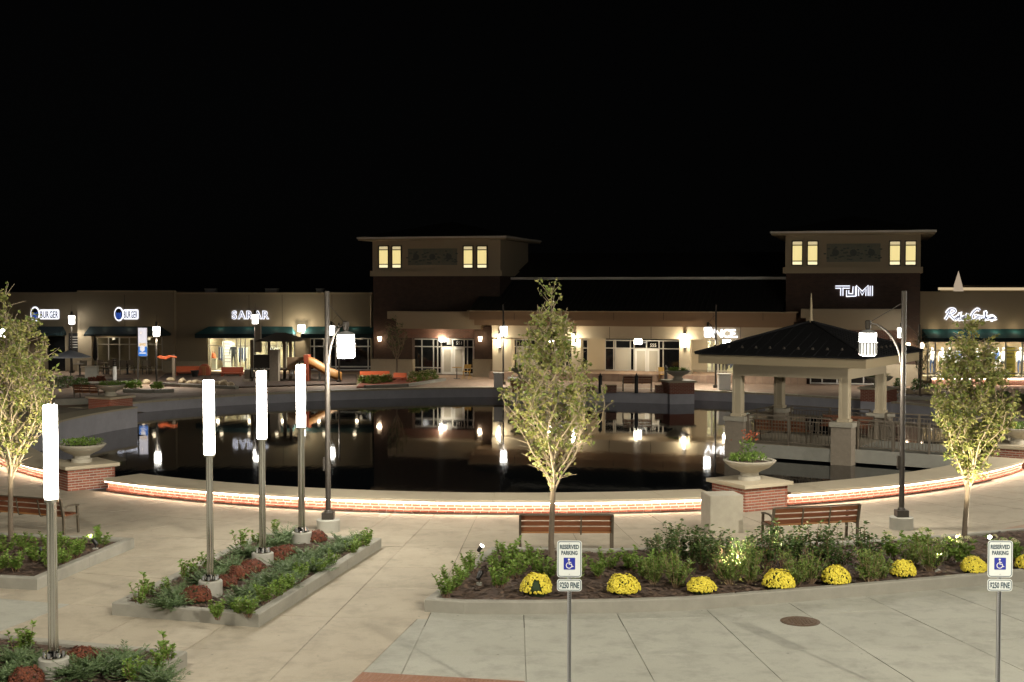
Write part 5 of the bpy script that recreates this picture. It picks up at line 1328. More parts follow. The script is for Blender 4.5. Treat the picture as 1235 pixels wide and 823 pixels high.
# ------------------------------------------------------------------ right shop
FR = Fr(24.0, 79, 0)
brt = thing('corner_shop_building', 'tan shop building at the right edge with a lit display window', 'building', tuple(FR.world(0, 0)), 0)
slab(FR, brt, 'wall', M['stucco'], 1110, 353, 1420, 411, 0, .35); MB().bx(0, 15, .36, 11, 4.6, 4.8).build('roof', M['roofdark'], brt); slab(FR, brt, 'parapet_cap', M['eave'], 1109, 351.8, 1421, 354, -.06, .4)
slab(FR, brt, 'wall', M['stucco'], 1330, 411, 1420, 466, 0, 11, -.05); slab(FR, brt, 'window_sill_wall', M['stonebase'], 1110, 459.6, 1330, 468, -.02, .5, -.05)
storefront(FR, brt, [1112, 1119, 1128, 1147, 1170, 1192, 1213, 1233, 1256, 1280, 1305, 1329], [412, 422.5, 450.5, 459.5], .2, {}, 'glass', .07)
room(FR, brt, 1111, 408, 1330, 462, .36, 4.5, 'roomwarm', 'shoplight', .4, 0, .06)
awning(FR, brt, 1112, 1420, 397, 408, 412.5, 0, 1.1, 'teal', 0, 0)
for px in range(1128, 1330, 24):
    x_, z_ = FR.loc(px, 397, -.3); plight('awning_lamp', brt, (x_, -.45, z_ + .05), .4, (1, .82, .55), .12)
x0, x1, z0, z1 = FR.rect(1140, 373, 1202, 386, -.01)
t = thing('shop_sign', 'lit cursive lettering on the right shop wall above the teal awning', 'shop sign', tuple(FR.world((x0 + x1) / 2, -.01, (z0 + z1) / 2)), 0, 'lit letter signs on the shop fronts')
def spline(pts, k=5):
    out = []; P = [Vector(p) for p in pts]
    for i in range(len(P) - 1):
        a, b_, c, d = P[max(i - 1, 0)], P[i], P[i + 1], P[min(i + 2, len(P) - 1)]
        for j in range(k):
            s = j / k; out.append(.5 * ((2 * b_) + (c - a) * s + (2 * a - 5 * b_ + 4 * c - d) * s * s + (3 * b_ - a - 3 * c + d) * s ** 3))
    return out + [P[-1]]
W_, H_ = x1 - x0, z1 - z0
def SG(pts): return [(-W_ / 2 + p[0] * W_, -H_ / 2 + p[1] * H_) for p in spline(pts)]
script = [[(.00, .05), (.05, .45), (.09, .92)], [(.02, .62), (.08, .98), (.16, 1.0), (.19, .80), (.13, .55), (.08, .48), (.13, .25), (.18, .03)],      # R
          [(.20, .15), (.24, .35), (.22, .05), (.19, .12), (.20, .25)], [(.25, .2), (.285, .65), (.27, .05), (.31, .12), (.30, .3), (.27, .22)],           # o b
          [(.31, .15), (.35, .3), (.33, .05), (.36, .08)], [(.36, .1), (.375, .35), (.40, .3)], [(.40, .08), (.435, .6)], [(.40, .36), (.455, .40)], [(.42, .1), (.45, .05)],   # e r t
          [(.665, .85), (.62, 1.0), (.54, .70), (.50, .25), (.54, .02), (.60, .15), (.61, .40), (.57, .36)],                                             # G
          [(.63, .08), (.645, .34), (.68, .3)], [(.72, .3), (.69, .25), (.69, .06), (.72, .1), (.725, .3), (.735, .06)],                                     # r a
          [(.75, .04), (.785, .55), (.775, .75), (.765, .3), (.76, .06), (.79, .3), (.80, .06)],                                                       # h
          [(.84, .3), (.81, .22), (.815, .06), (.84, .1), (.845, .28), (.855, .07)], [(.87, .05), (.885, .3), (.89, .06), (.915, .3), (.92, .06), (.945, .3), (.955, .08), (1.0, .14)]]  # a m
for k, pts in enumerate(script):
    o = stroke(MB(), SG(pts), .06, -.055, -.08).build('script_stroke', M['letterface'], t); stroke(MB(), SG(pts), .17, -.001 * k, -.05 - .0005 * k).build('letter_halo', M['halo'], o)
# lit planter wall in front of the right shop
x0, x1, _, _ = FR.rect(1124, 465, 1330, 465, -2.6)
t = thing('planter_wall', 'low glowing brick wall in front of the right shop window', 'wall', tuple(FR.world((x0 + x1) / 2, -2.6)), 0)
Lw = x1 - x0; MB().bx(-Lw/2, Lw/2, 0, .5, -.05, .36).build('brick_core', M['brickfar'], t); MB().bx(-Lw/2 - .05, Lw/2 + .05, -.12, .52, .38, .46).build('coping', M['coping'], t); MB().bx(-Lw/2, Lw/2, -.07, -.04, .345, .375).build('led_strip', M['led'], t)
# ------------------------------------------------------------------ things in the shop windows
def mannequin_mesh(seed, top, legs, hair=False):
    me = bpy.data.meshes.new('figure'); rnd = random.Random(seed)
    v = [(0, 0, .95), (0, 0, 1.15), (0, -.01, 1.38), (0, 0, 1.50), (0, -.01, 1.60), (0, -.02, 1.74)]; r = [.155, .13, .17, .058, .085, .075]
    e = [(0, 1), (1, 2), (2, 3), (3, 4), (4, 5)]
    for s in (-1, 1):
        n = len(v); st = rnd.uniform(-.06, .06)
        v += [(s * .09, 0, .86), (s * .10, st * .5, .48), (s * .10, st + .02, .08), (s * .11, st - .12, .03)]; r += [.095, .062, .042, .04]; e += [(0, n), (n, n + 1), (n + 1, n + 2), (n + 2, n + 3)]
        n = len(v); k = rnd.choice((0, .12))
        v += [(s * .19, 0, 1.41), (s * .25, .02, 1.14), (s * (.24 - k), -.08 - k, .92), (s * (.235 - k), -.11 - k, .84)]; r += [.06, .043, .034, .034]; e += [(2, n), (n, n + 1), (n + 1, n + 2), (n + 2, n + 3)]
    me.from_pydata(v, e, []); o = bpy.data.objects.new('figure', me); COL.objects.link(o)
    md = o.modifiers.new('skin', 'SKIN'); sv = me.skin_vertices[0].data
    for i, q in enumerate(r): sv[i].radius = (q, q * .8); 
    sv[0].use_root = True
    o.modifiers.new('s', 'SUBSURF').levels = 1
    dg = bpy.context.evaluated_depsgraph_get(); out = bpy.data.meshes.new_from_object(o.evaluated_get(dg)); bpy.data.objects.remove(o)
    out.materials.clear()
    for m_ in (M['skin'], M[top], M[legs]): out.materials.append(m_)
    for p in out.polygons:
        z = p.center.z; x = abs(p.center.x); p.material_index = 1 if (.93 < z < 1.47) else (2 if .10 < z <= .93 and x < .2 else 0); p.use_smooth = True
    out.name = 'figure'; return out
FM = [mannequin_mesh(1, 'cloth_white', 'cloth_blue'), mannequin_mesh(2, 'cloth_white', 'cloth_dark'), mannequin_mesh(3, 'cloth_blue', 'cloth_white'), mannequin_mesh(4, 'cloth_dark', 'cloth_dark')]
def mannequin(fr, px, y, k, label, z=.28, s=.97):
    x = fr.loc(px, 440, y)[0]; t = thing('mannequin', label, 'mannequin', tuple(fr.world(x, y, z)), fr.a, 'mannequins in the lit shop windows'); link('figure', FM[k], t, scale=s)
    MB().lathe([(.2, 0), (.2, .02), (.02, .025)], 14).build('base_disc', M['grille'], t); return t
mm = [(1124, .9, 0), (1136, .9, 1), (1144.5, 1.0, 0), (1155, 1.0, 2), (1166, .9, 0), (1178, 1.0, 1), (1193, .9, 0), (1203, 1.0, 2), (1210, .9, 1), (1230, .9, 0), (1250, .9, 1), (1275, .9, 0)]
desc = {0: 'white shirt and blue jeans', 1: 'white shirt and dark trousers', 2: 'blue shirt and pale trousers'}
for i, (px, y, k) in enumerate(mm): mannequin(FR, px, y + .55, k, f'mannequin in {desc[k]}, right shop window, ' + order(i, len(mm)))
FLOOR = MB().bx(FR.loc(1112, 440, .4)[0], FR.loc(1329, 440, .4)[0], .95, 2.1, .0, .28).build('display_plinth', M['stonebase'], brt)
x = FR.loc(1218, 440, .55)[0]; t = thing('window_banner', 'tall yellow banner hanging in the right shop window', 'banner', tuple(FR.world(x, .55, 0)), 0)
x0, x1, z0, z1 = FR.rect(1213.5, 419, 1226.5, 456, .55); MB().bx(-(x1 - x0) / 2, (x1 - x0) / 2, 0, .015, z0, z1).build('cloth', M['yellowfab'], t); MB().bx(-(x1 - x0) / 2 - .08, (x1 - x0) / 2 + .08, -.01, .025, z1, z1 + .04).build('rod', M['grille'], t)
b = MB()
for i, zz in enumerate((.80, .68, .45, .36, .22)):
    for j in range(5 - i % 2): b.box((-.16 + j * .085, -.004, z0 + (z1 - z0) * zz), (.05, .006, .10 if i < 2 else .05))
b.build('print_marks', M['mosaic'], t)
mannequin(FL, 281.6, 1.9, 3, 'mannequin in a dark suit in the bright window left of the playground', .15, .98)
mannequin(FL, 344.5, 1.6, 3, 'mannequin with dark outfit in the window behind the play tower', .7, .95)
mannequin(FC, 874, 1.9, 3, 'dark-dressed mannequin in the lit arcade shop window', .12)
mannequin(FC, 866, 2.4, 1, 'white-shirted mannequin in the lit arcade shop window', .12)
x = FL.loc(274, 430, 2.4)[0]; t = thing('window_poster', 'grey and white poster stand beside the suited mannequin', 'poster stand', tuple(FL.world(x, 2.4, .02)), 0)
MB().bx(-.3, .3, 0, .04, 0, 1.9).build('board', M['white'], t)
b = MB()
for k in range(6): b.bx(-.24, .24, -.008, 0, .5 + k * .2, .56 + k * .2)
b.bx(-.2, .2, -.009, 0, 1.66, 1.84); b.build('print_marks', M['grille'], t)
x = FL.loc(257.5, 430, 2.0)[0]; t = thing('handbag', 'red handbag on a white stand at the left of the bright window', 'handbag', tuple(FL.world(x, 2.0, 1.0)), 0)
MB().lathe([(.10, -.2), (.17, -.15), (.15, .0), (.09, .14)], 14).build('bag', M['orange'], t, True); MB().tube([(-.08, 0, .12), (-.06, 0, .28), (.06, 0, .28), (.08, 0, .12)], .015, 6).build('handle', M['orangedk'], t)
t = thing('display_stand', 'white display stand under the red handbag', 'display stand', tuple(FL.world(x, 2.0, .01)), 0); MB().bx(-.2, .2, -.2, .2, 0, .72).build('plinth', M['white'], t); MB().bx(-.24, .24, -.24, .24, .72, .77).build('top', M['white'], t)
def clothes_rack(fr, px, y, label, n=9, cols=('cloth_dark', 'cloth_white', 'cloth_blue')):
    x = fr.loc(px, 440, y)[0]; t = thing('clothes_rack', label, 'clothes rack', tuple(fr.world(x, y, .01)), fr.a, 'clothes racks in the lit shops')
    b = MB(); L = .06 * n + .2
    for s_ in (-1, 1): b.bar((s_ * L / 2, 0, 0), (s_ * L / 2, 0, 1.5), .03); b.bar((s_ * L / 2, -.25, .02), (s_ * L / 2, .25, .02), .03)
    b.bar((-L / 2, 0, 1.5), (L / 2, 0, 1.5), .03); b.build('rail', M['grille'], t)
    for i in range(n):
        xx = -L / 2 + .13 + i * .06; h = random.uniform(.65, 1.0)
        MB().prism([(xx - .02, -.2), (xx + .02, -.2), (xx + .022, .2), (xx - .022, .2)], 1.44 - h, 1.44).build('garment', M[cols[(i * 7 + n) % len(cols)]], t)
clothes_rack(FL, 262, 4.2, 'rack of clothes deep in the bright window behind the handbag stand', 12)
clothes_rack(FL, 293, 3.6, 'rack of clothes right of the suited mannequin', 10)
clothes_rack(FL, 330, 3.8, 'rack of clothes seen past the play tower column', 12, ('cloth_dark', 'cloth_white'))
clothes_rack(FC, 881, 3.0, 'rack of dark clothes in the lit arcade shop', 9, ('cloth_dark', 'cloth_blue'))
clothes_rack(FC, 903, 3.2, 'rack of pale clothes in the lit arcade shop behind the pavilion', 9, ('cloth_white', 'cloth_dark'))
# ------------------------------------------------------------------ far bank: furniture, playground, planting
def mpp(p): return p.y / F_PX
t = thing('banner', 'backlit vertical banner with blue foot on a dark pole', 'banner', tuple(at(166.5, 461)), 0); s = mpp(Vector(t.location))
MB().tube([(0, 0, 0), (0, 0, 67 * s)], .05, 8).build('pole', M['bronze'], t, True)
MB().bx(.04, 11.5 * s + .02, -.06, .06, 31 * s, 66 * s).build('banner_box', M['grille'], t)
MB().bx(.06, 11.5 * s, -.075, -.061, 43 * s, 65.5 * s).build('picture_sheet', M['bannerlit'], t); MB().bx(.06, 11.5 * s, -.076, -.062, 31.5 * s, 42.9 * s).build('blue_sheet', M['bannerblue'], t)
b = MB(); b.bx(.10, 10.5 * s, -.08, -.0755, 43.5 * s, 47 * s); b.bx(.2, 5 * s, -.08, -.0755, 58 * s, 61 * s); b.build('picture_marks', M['bannerpic'], t)
b = MB(); b.bx(.12, 10.5 * s, -.081, -.0765, 34.5 * s, 35.8 * s); b.lathe([(.02, 0), (.14, .1), (.14, .3), (.02, .4)], 8, (6 * s, -.08, 36.5 * s)); b.build('logo_mark', M['bannerlit'], t)
t = thing('waste_box', 'square pale beige bin box in front of the restaurant', 'bin box', tuple(at(111, 459)), radians(6)); s = mpp(Vector(t.location))
MB().bx(-7 * s, 7 * s, -.3, .3, 0, 16.5 * s).build('box', M['concrete'], t); MB().bx(-7.4 * s, 7.4 * s, -.33, .33, 16.5 * s, 17.5 * s).build('lid', M['cast'], t)
t = thing('light_bollard', 'pale bollard with dark slotted head left of the banner', 'bollard', tuple(at(138.5, 460)), 0); s = mpp(Vector(t.location))
MB().cyl((0, 0), .115, 0, 18 * s, 14).build('shaft', M['white'], t, True)
for k in range(4): MB().cyl((0, 0), .11, 18 * s + k * .12, 18 * s + k * .12 + .09, 14).build('louvre', M['bronze'], t, True)
t = thing('menu_board', 'dark board with white lines on the wall left of the restaurant', 'menu board', tuple(FL.world(FL.loc(89, 410, .9)[0], .9, 0)), 0); z0, z1 = FL.loc(89, 426, .9)[1], FL.loc(89, 402, .9)[1]
MB().bx(-.34, .34, 0, .08, z0, z1).build('board', M['black'], t); b = MB()
for k in range(5): b.bx(-.22, .24, -.006, 0, z1 - .28 - k * .17, z1 - .23 - k * .17)
b.build('print_lines', M['frame'], t)
t = thing('parasol', 'grey parasol at the left beside the restaurant terrace', 'parasol', tuple(at(85.5, 460)), 0); s = mpp(Vector(t.location))
MB().tube([(0, 0, 0), (0, 0, 37 * s)], .03, 8).build('pole', M['bronze'], t); b = MB(); b.lathe([(.03, 37.5 * s), (.75, 33 * s), (1.25, 29.5 * s), (1.24, 29 * s), (.7, 32 * s), (.02, 36.5 * s)], 8); b.build('canopy', M['umbrella'], t); MB().cyl((0, 0), .25, 0, .09, 12).build('foot', M['concrete'], t)
t = thing('parasol', 'closed dark parasol in front of the restaurant window', 'parasol', tuple(at(115, 452)), 0); s = mpp(Vector(t.location))
MB().tube([(0, 0, 0), (0, 0, 2.6)], .03, 8).build('pole', M['bronze'], t); MB().lathe([(.05, .9), (.16, 1.1), (.12, 1.9), (.03, 2.5)], 10).build('canopy', M['roofdark'], t, True)
def cafe_chair():
    t = thing('cafe_chair', '', 'chair', (0, 0, 0), 0, 'dark cafe chairs on the restaurant terrace')
    MB().bx(-.22, .22, -.22, .22, .43, .47).build('seat', M['stonegrey'], t); MB().bx(-.22, .22, .20, .23, .55, .90).build('backrest', M['stonegrey'], t)
    for x in (-.2, .2):
        for y in (-.2, .2): MB().bar((x, y, 0), (x, y, .45 if y < 0 else .88), .03).build('leg', M['black'], t)
    return t
c0 = cafe_chair(); ch = [(101, 452, .4), (124, 451, 2.8), (131, 452, -.4), (149, 452, .3), (158, 451, 3.3), (176, 452, .2), (182, 451.5, 2.6)]
for i, (px, py, a) in enumerate(ch): place(c0, at(px, py), a, 'cafe chair in front of the restaurant window, ' + order(i, len(ch)))
drop(c0)
for i, (px, py) in enumerate(((128, 451.5), (153.5, 451.5), (96, 453))):
    t = thing('cafe_table', ['cafe table between chairs under the restaurant window, left one', 'cafe table between chairs under the restaurant window, right one', 'cafe table at the left end of the terrace'][i], 'table', tuple(at(px, py)), 0, 'cafe tables on the restaurant terrace')
    MB().cyl((0, 0), .38, .70, .74, 16).build('table_top', M['stonegrey'], t); MB().cyl((0, 0), .04, .02, .70, 8).build('stem', M['black'], t); MB().cyl((0, 0), .25, 0, .02, 12).build('foot', M['black'], t)
# playground benches, barrel panel, tower, slide
def block_bench(label, px0, px1, pyt, pyb, m='orange', rz=0, tilt=0):
    p = at((px0 + px1) / 2, pyb); s = mpp(p); L = (px1 - px0) * s; h = (pyb - pyt) * s
    t = thing('play_bench', label, 'bench', tuple(p), rz, 'orange benches at the playground')
    MB().bx(-L/2, L/2, .10, .20, h * .25, h).build('backrest', M[m], t); MB().bx(-L/2, L/2, -.35, .12, h * .38, h * .46).build('seat', M['orangedk'], t)
    for x in (-L * .42, L * .42): MB().bx(x - .05, x + .05, -.28, .16, 0, h * .38).build('leg', M['orangedk'], t)
block_bench('bright orange bench left of the round red play panel', 212, 242.5, 442, 454)
block_bench('darker orange bench right of the round red play panel', 266.5, 293, 443, 455, 'orangedk')
block_bench('orange bench behind the white flowers, left of the small dark tree', 434, 470, 448, 459, 'orange', radians(6))
block_bench('short orange bench right of the small dark tree', 473, 489.5, 450, 460, 'orange', radians(-20))
t = thing('play_structure', 'red rounded play panel with yellow bars', 'play panel', tuple(at(247, 454)), 0); s = mpp(Vector(t.location))
plate(MB(), [(-6.5*s, 0), (6.5*s, 0), (6.8*s, 8*s), (5.5*s, 12*s), (2.5*s, 14.8*s), (-2.5*s, 14.8*s), (-5.5*s, 12*s), (-6.8*s, 8*s)], -.18, .18).build('panel', M['orangedk'], t)
b = MB(); b.bx(-4.2*s, 4.2*s, -.22, -.18, 11*s, 12*s); b.bx(-1.6*s, -.6*s, -.22, -.18, 1*s, 11*s); b.bx(.8*s, 1.8*s, -.22, -.18, 1*s, 11*s); b.build('yellow_bars', M['slide'], t)
t = thing('signal_arm', 'wavy red arm on a dark post left of the orange bench', 'play post', tuple(at(210, 461)), 0); s = mpp(Vector(t.location))
MB().box((0, 0, 16.5 * s), (.17, .17, 33 * s)).build('post', M['trunk'], t); b = MB(); b.tube([(-20*s, -.1, 30.5*s), (-15*s, -.1, 31.5*s), (-10*s, -.1, 30*s), (-5*s, -.1, 31.5*s), (0, -.1, 31*s), (4*s, -.1, 30*s)], .06, 6); b.tube([(-17*s, -.1, 29.5*s), (-9*s, -.1, 28.5*s), (-2*s, -.1, 31.5*s)], .045, 6); b.build('red_arm', M['orange'], t)
t = thing('pot', 'small black pot in front of the bright orange bench', 'pot', tuple(at(235, 456)), 0); MB().lathe([(.17, 0), (.22, .35), (.26, .42), (.22, .43)], 14).build('vessel', M['black'], t, True); MB().lathe([(.27, .42), (.27, .46), (.2, .46)], 14).build('rim', M['black'], t)
t = thing('play_tower', 'wooden play tower with dark hipped roof and stone chimney column', 'play tower', tuple(at(332, 461)), 0); s = mpp(Vector(t.location))
ox = lambda px: (px - 332) * s
oz = lambda py: (461 - py) * s
for px, y in ((303, .2), (337, 1.8), (350, .2), (318, 1.8)):
    MB().box((ox(px), y, oz(410) / 2), (.16, .16, oz(410))).build('post', M['trunk'], t)
b = MB(); b.add([(ox(309), -.7, oz(411.5)), (ox(363), -.7, oz(411.5)), (ox(363), 2.6, oz(411.5)), (ox(309), 2.6, oz(411.5)), (ox(330), .9, oz(402)), (ox(342), .9, oz(402))], [(0, 1, 5, 4), (1, 2, 5), (2, 3, 4, 5), (3, 0, 4), (3, 2, 1, 0)]); b.build('roof', M['trunk'], t)
MB().bx(ox(326.5), ox(337), -.35, .3, 0, oz(422)).build('stone_column', M['stonegrey'], t)
MB().bx(ox(305), ox(327), .3, .42, oz(445), oz(428)).build('side_panel', M['bronze'], t)
MB().bx(ox(346), ox(368), .1, .22, oz(446), oz(431)).build('platform_panel', M['frieze'], t)
MB().bx(ox(305), ox(368), .25, 2.0, oz(447.5), oz(446)).build('platform', M['trunk'], t)
b = MB()
for k in range(5): b.bx(ox(303) + k * .22, ox(303) + k * .22 + .05, .1, .18, oz(455), oz(444))
b.build('climbing_bars', M['grille'], t)
MB().bx(ox(296), ox(302), -.3, .3, 0, oz(446)).build('dark_pillar', M['trunk'], t); MB().bx(ox(294), ox(303), -.4, .4, 0, .2).build('pillar_foot', M['stonegrey'], t)
MB().bx(ox(308), ox(314), .0, .5, oz(425), oz(392)).build('chimney', M['stonegrey'], t)
MB().tube([(ox(352), -.1, oz(452)), (ox(352), .3, oz(446))], .12, 8).build('step', M['grille'], t)
t = thing('slide', 'ochre plastic slide running down to the right from the play tower', 'slide', tuple(at(390, 461)), 0)
b = MB(); pts = [Vector(((p - 390) * s, .2, (461 - q) * s)) for p, q in ((368, 435), (374, 436.5), (381, 440), (390, 445.5), (398, 450), (405, 453), (411, 455))]
prof = [(-.42, .26), (-.40, -.10), (-.25, -.25), (.25, -.25), (.40, -.10), (.42, .26)]
n = len(prof); st_ = len(b.v)
for p in pts:
    for y, z in prof: b.v.append((p.x, p.y + y, p.z + z))
for i in range(len(pts) - 1):
    for j in range(n - 1): a = st_ + i * n + j; b.f.append((a, a + 1, a + n + 1, a + n)); b.m.append(0)
o = b.build('chute', M['slide'], t, True); md = o.modifiers.new('shell', 'SOLIDIFY'); md.thickness = .06
MB().bx((367 - 390) * s, (373 - 390) * s, -.25, .65, 0, (461 - 428) * s).build('top_post', M['orangedk'], t); MB().bx((384 - 390) * s, (386 - 390) * s, .1, .3, 0, (461 - 446) * s).build('support', M['grille'], t)
# bollards, seat cubes, concrete boxes, folding chairs
for i, px in enumerate((724, 767.5, 800.5)):
    t = thing('iron_bollard', ['black bollard left of the overlook bench', 'black bollard in front of the overlook bench', 'black bollard beside the yellow folding chair'][i], 'bollard', tuple(at(px, 474.5)) if i < 2 else tuple(at(803, 462)), 0, 'black bollards on the overlook'); 
    MB().cyl((0, 0), .10, 0, .85, 12).build('shaft', M['black'], t, True); MB().lathe([(.11, .85), (.12, .90), (.06, .95), (.02, 1.05)], 12).build('cap', M['black'], t, True)
for i, px in enumerate((711, 737, 796.5)):
    t = thing('seat_cube', 'dark red brick seat cube on the overlook edge, ' + ['leftmost', 'middle one', 'rightmost'][i], 'seat cube', tuple(at(px, 473.5)), 0, 'dark seat cubes on the overlook')
    MB().bx(-.27, .27, -.2, .25, 0, .36).build('cube', M['brickfar'], t); MB().bx(-.285, .285, -.22, .27, .36, .40).build('top', M['frieze'], t)
for i, (px, py, w, h) in enumerate(((601, 468, 11, 17), (874, 470.5, 14, 18))):
    t = thing('concrete_box', ['pale square concrete box below the arcade corner lamp post', 'pale square concrete box left of the pavilion'][i], 'concrete box', tuple(at(px, py)), 0, 'pale concrete boxes on the far bank'); s = mpp(Vector(t.location))
    MB().bx(-w/2*s, w/2*s, 0, .6, 0, h*s).build('box', M['white'], t); MB().bx(-w/2*s - .04, w/2*s + .04, -.04, .64, h*s, h*s + .06).build('lid', M['cast'], t)
def folding_chair(label, px, py, rz):
    t = thing('folding_chair', label, 'chair', tuple(at(px, py)), rz, 'yellow folding chairs by the doors')
    MB().bx(-.2, .2, -.2, .18, .43, .46).build('seat', M['chairyellow'], t); MB().bx(-.2, .2, .2, .22, .62, .86).build('backrest', M['chairyellow'], t)
    for x in (-.2, .2):
        MB().bar((x, -.24, 0), (x, .21, .86), .03).build('leg', M['chairyellow'], t); MB().bar((x, .24, 0), (x, -.16, .45), .03).build('leg', M['chairyellow'], t)
folding_chair('yellow folding chair before the double doors in the arcade', 799, 461, .2); folding_chair('yellow folding chair before the left tower door', 563, 457, -.3)
t = thing('bistro_table', 'small bistro table with a tan parcel before the left tower door', 'table', tuple(at(551, 457)), 0); MB().cyl((0, 0), .3, .68, .71, 16).build('table_top', M['chairyellow'], t); MB().tube([(0, 0, 0), (0, 0, .68)], .025, 6).build('stem', M['black'], t); MB().cyl((0, 0), .2, 0, .02, 12).build('foot', M['black'], t)
# rocks
def rock(label, px, py, r, grp, m='rock'):
    p = at(px, py); bm = bmesh.new(); bmesh.ops.create_icosphere(bm, subdivisions=2, radius=r); rnd = random.Random(int(px * 10))
    ax = [Vector((rnd.gauss(0, 1), rnd.gauss(0, 1), rnd.gauss(0, 1))).normalized() for _ in range(7)]; dd_ = [rnd.uniform(.55, .9) * r for _ in ax]
    for v in bm.verts:
        for a, d in zip(ax, dd_):
            e = v.co.dot(a) - d
            if e > 0: v.co -= a * e
        v.co.z = v.co.z * .75
    me = bpy.data.meshes.new('rock'); bm.to_mesh(me); bm.free(); me.materials.append(M[m]); o = link('rock', me, None, loc=p + Vector((0, 0, r * .4))); tag(o, label, 'rock', grp)
rk = [(176, 463.5, .26), (206, 461, .28), (221, 463, .30), (228, 463.5, .22), (237, 463.5, .28), (244, 464, .2), (262, 465, .25), (270, 465.5, .3), (278, 466.5, .24)]
for i, (px, py, r) in enumerate(rk): rock('tan rock along the kerb in front of the orange benches, ' + order(i, len(rk)), px, py, r, 'tan rocks along the playground kerb')
rk = [(1079, 477, .24), (1096, 477.5, .34), (1108, 478, .26), (1117, 478, .38), (1128, 478.5, .36)]
for i, (px, py, r) in enumerate(rk): rock('pale boulder on the far bank right of the pavilion, ' + order(i, len(rk)), px, py - 1, r, 'pale boulders right of the pavilion')
# kerbs and far planting beds
def kerb(label, pts, w=.3, h=.16):
    P = [at(*p) for p in pts]; t = thing('kerb', label, 'kerb', tuple(P[0]), 0, 'pale kerbs of the far planting beds')
    for a, c in zip(P, P[1:]): MB().bar(a - P[0] + Vector((0, 0, h / 2)), c - P[0] + Vector((0, 0, h / 2)), w, h).build('kerb_stone', M['curb'], t)
kerb('pale kerb in front of the rocks and orange benches', [(190, 465), (240, 467.5), (286, 469.5)]); kerb('short pale kerb behind the far left urn', [(150, 473), (185, 474), (209, 473)])
kerb('pale curved kerb along the red mulch bed left of the tower door', [(440, 468.5), (490, 466.5), (515, 463), (535, 459.5)]); kerb('pale kerb under the boulders right of the pavilion', [(1068, 481), (1110, 482.5), (1160, 484)])
kerb('pale kerb of the planting strip at the right edge', [(1180, 484), (1215, 483), (1260, 482)]); kerb('low pale wall beside the far left bench', [(-20, 497), (60, 489), (120, 487)], .35, .3)
kerb('pale kerb behind the far left bench', [(60, 470), (105, 464), (165, 463)])
def far_bed(label, poly, m, name='mulch_bed'):
    P = [at(*p) for p in poly]; b = MB(); b.prism([(p.x, p.y) for p in P], -.01, .07); tag(b.build(name, M[m]), label, 'planting bed', 'mulched beds on the far bank')
far_bed('red mulch bed with white flowers in front of the left tower', [(430, 468), (490, 466), (535, 459), (520, 457), (440, 459)], 'redmulch'); far_bed('dark mulch bed behind the far left bench', [(60, 470), (105, 464.5), (165, 463.5), (160, 458), (60, 459)], 'mulch')
far_bed('dark play surface below the slide and orange benches', [(180, 466), (290, 468), (430, 464), (430, 453), (200, 452)], 'mulch')
far_bed('mulch bed of the boulders right of the pavilion', [(1070, 481), (1160, 483), (1160, 470), (1080, 470)], 'mulch')
def far_shrubs(kind, where, spots, name='shrub', m='leafgreen'):
    n = len(spots)
    for i, (px, py, w, h) in enumerate(sorted(spots)):
        p = at(px, py); s = mpp(p); rnd = random.Random(int(px)); b = MB(); W2, H2 = w * s / 2, h * s
        for k in range(230):
            a = rnd.uniform(0, 6.28); q = sqrt(rnd.random()); z = rnd.random() * H2; rr = W2 * q * (1.05 - .5 * (z / H2) ** 2)
            b.leaf(Vector((rr * cos(a), rr * sin(a), z)), Vector((cos(a), sin(a), rnd.uniform(0, 1.2))), Vector((rnd.gauss(0, .6), rnd.gauss(0, .6), 1)), rnd.uniform(.10, .2), .08)
        t = thing(name, f'{kind} {where}' + (', ' + order(i, n) if n > 1 else ''), 'shrub' if 'flower' not in name else 'flowers', tuple(p), 0, f'{kind}s {where}'); b.build('foliage', M[m], t, fix=False)
        st = MB()
        for k in range(5): a = k * 1.26; st.tube([(0, 0, 0), (W2 * .4 * cos(a), W2 * .4 * sin(a), H2 * .7)], .012, 4, False)
        st.build('stems', M['stem'], t, fix=False)
        if 'white' in kind:
            f = MB()
            for k in range(26):
                a = rnd.uniform(0, 6.28); q = W2 * sqrt(rnd.random()); c = Vector((q * cos(a), q * sin(a), H2 * rnd.uniform(.8, 1.1)))
                for j in range(4): f.leaf(c, Vector((rnd.gauss(0, 1), rnd.gauss(0, 1), .4)), Vector((0, 0, 1)), .11, .1)
            f.build('blossoms', M['bloom'], t, fix=False)
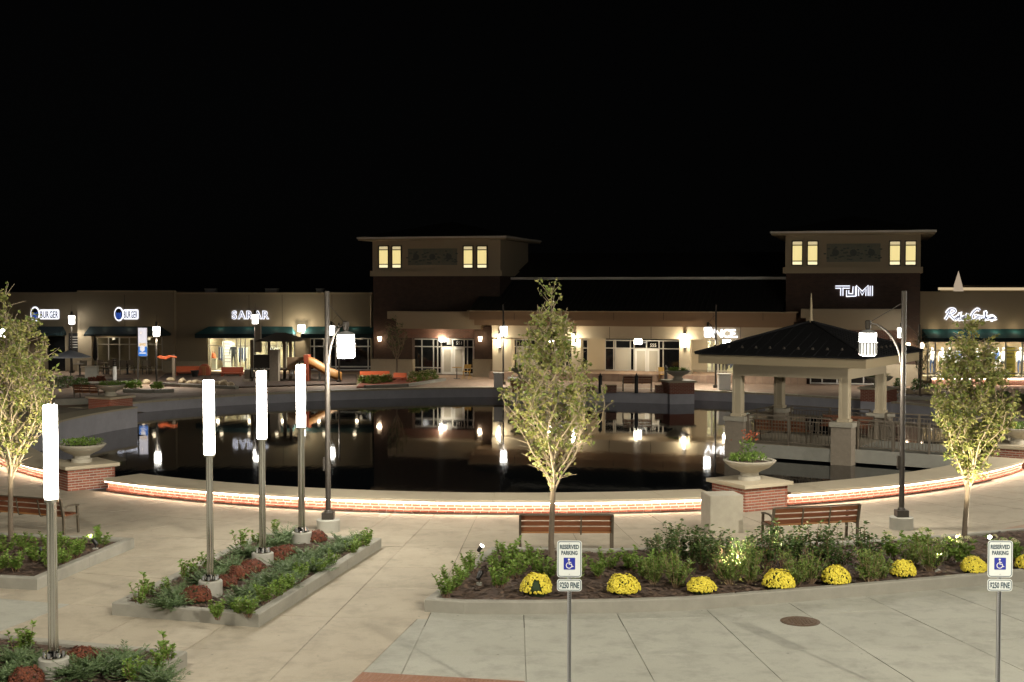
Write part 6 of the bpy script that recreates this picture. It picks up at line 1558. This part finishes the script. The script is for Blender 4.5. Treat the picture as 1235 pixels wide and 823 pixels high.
far_shrubs('white-flowering shrub', 'in the red mulch bed', [(438, 463.5, 12, 9), (448, 464, 13, 10), (458, 463, 12, 9), (467, 462, 11, 9), (500, 462, 16, 12), (511, 460.5, 14, 12), (521, 459, 13, 11)], 'flowering_shrub')
far_shrubs('green shrub', 'behind the far left urn', [(152, 469, 14, 8), (163, 468.5, 14, 9), (190, 470, 12, 8)]); far_shrubs('dull green shrub', 'behind the left tree', [(62, 470, 26, 16), (82, 468, 20, 13), (98, 466, 16, 9)], 'shrub', 'leafrose')
far_shrubs('rusty red clump', 'in front of the bin box', [(111, 461.5, 9, 5), (121, 461, 10, 6)], 'flower_clump', 'rust'); far_shrubs('dark shrub', 'behind the boulders', [(1119, 474, 24, 10), (1085, 472, 12, 14), (1106, 472, 12, 14)], 'shrub', 'leafrose')
far_shrubs('dark low shrub', 'at the right edge beyond the pond', [(1208, 484, 22, 11), (1232, 488, 14, 12)], 'shrub', 'leafdark')
# distant spire and cornice, their light put in as glow of the material
t = thing('spire', 'pale pointed lit spire far behind the right shop', 'spire', tuple(Vector(((1155.5 - CX) / F_PX * 130, 130, 0))), 0); s = 130 / F_PX
b = MB(); b.add([(-.35, -.3, 5.0), (.45, -.3, 5.0), (.45, .5, 5.0), (-.35, .5, 5.0), (-.3, -.2, 5.8), (.3, -.2, 5.8), (.3, .4, 5.8), (-.3, .4, 5.8), (.02, .1, 7.15)], [(0, 1, 5, 4), (1, 2, 6, 5), (2, 3, 7, 6), (3, 0, 4, 7), (4, 5, 8), (5, 6, 8), (6, 7, 8), (7, 4, 8)]); b.build('cone', emit('glowing_stone', (1, .78, .55), .42, (.5, .45, .38)), t)
MB().bx(-.45, .85, -.35, .5, 0, 5.15).build('shaft', M['stuccolt'], t)
t = thing('far_building', 'distant building whose lit cornice shows above the right shop', 'building', tuple(Vector(((1165 - CX) / F_PX * 132, 132, 0))), 0)
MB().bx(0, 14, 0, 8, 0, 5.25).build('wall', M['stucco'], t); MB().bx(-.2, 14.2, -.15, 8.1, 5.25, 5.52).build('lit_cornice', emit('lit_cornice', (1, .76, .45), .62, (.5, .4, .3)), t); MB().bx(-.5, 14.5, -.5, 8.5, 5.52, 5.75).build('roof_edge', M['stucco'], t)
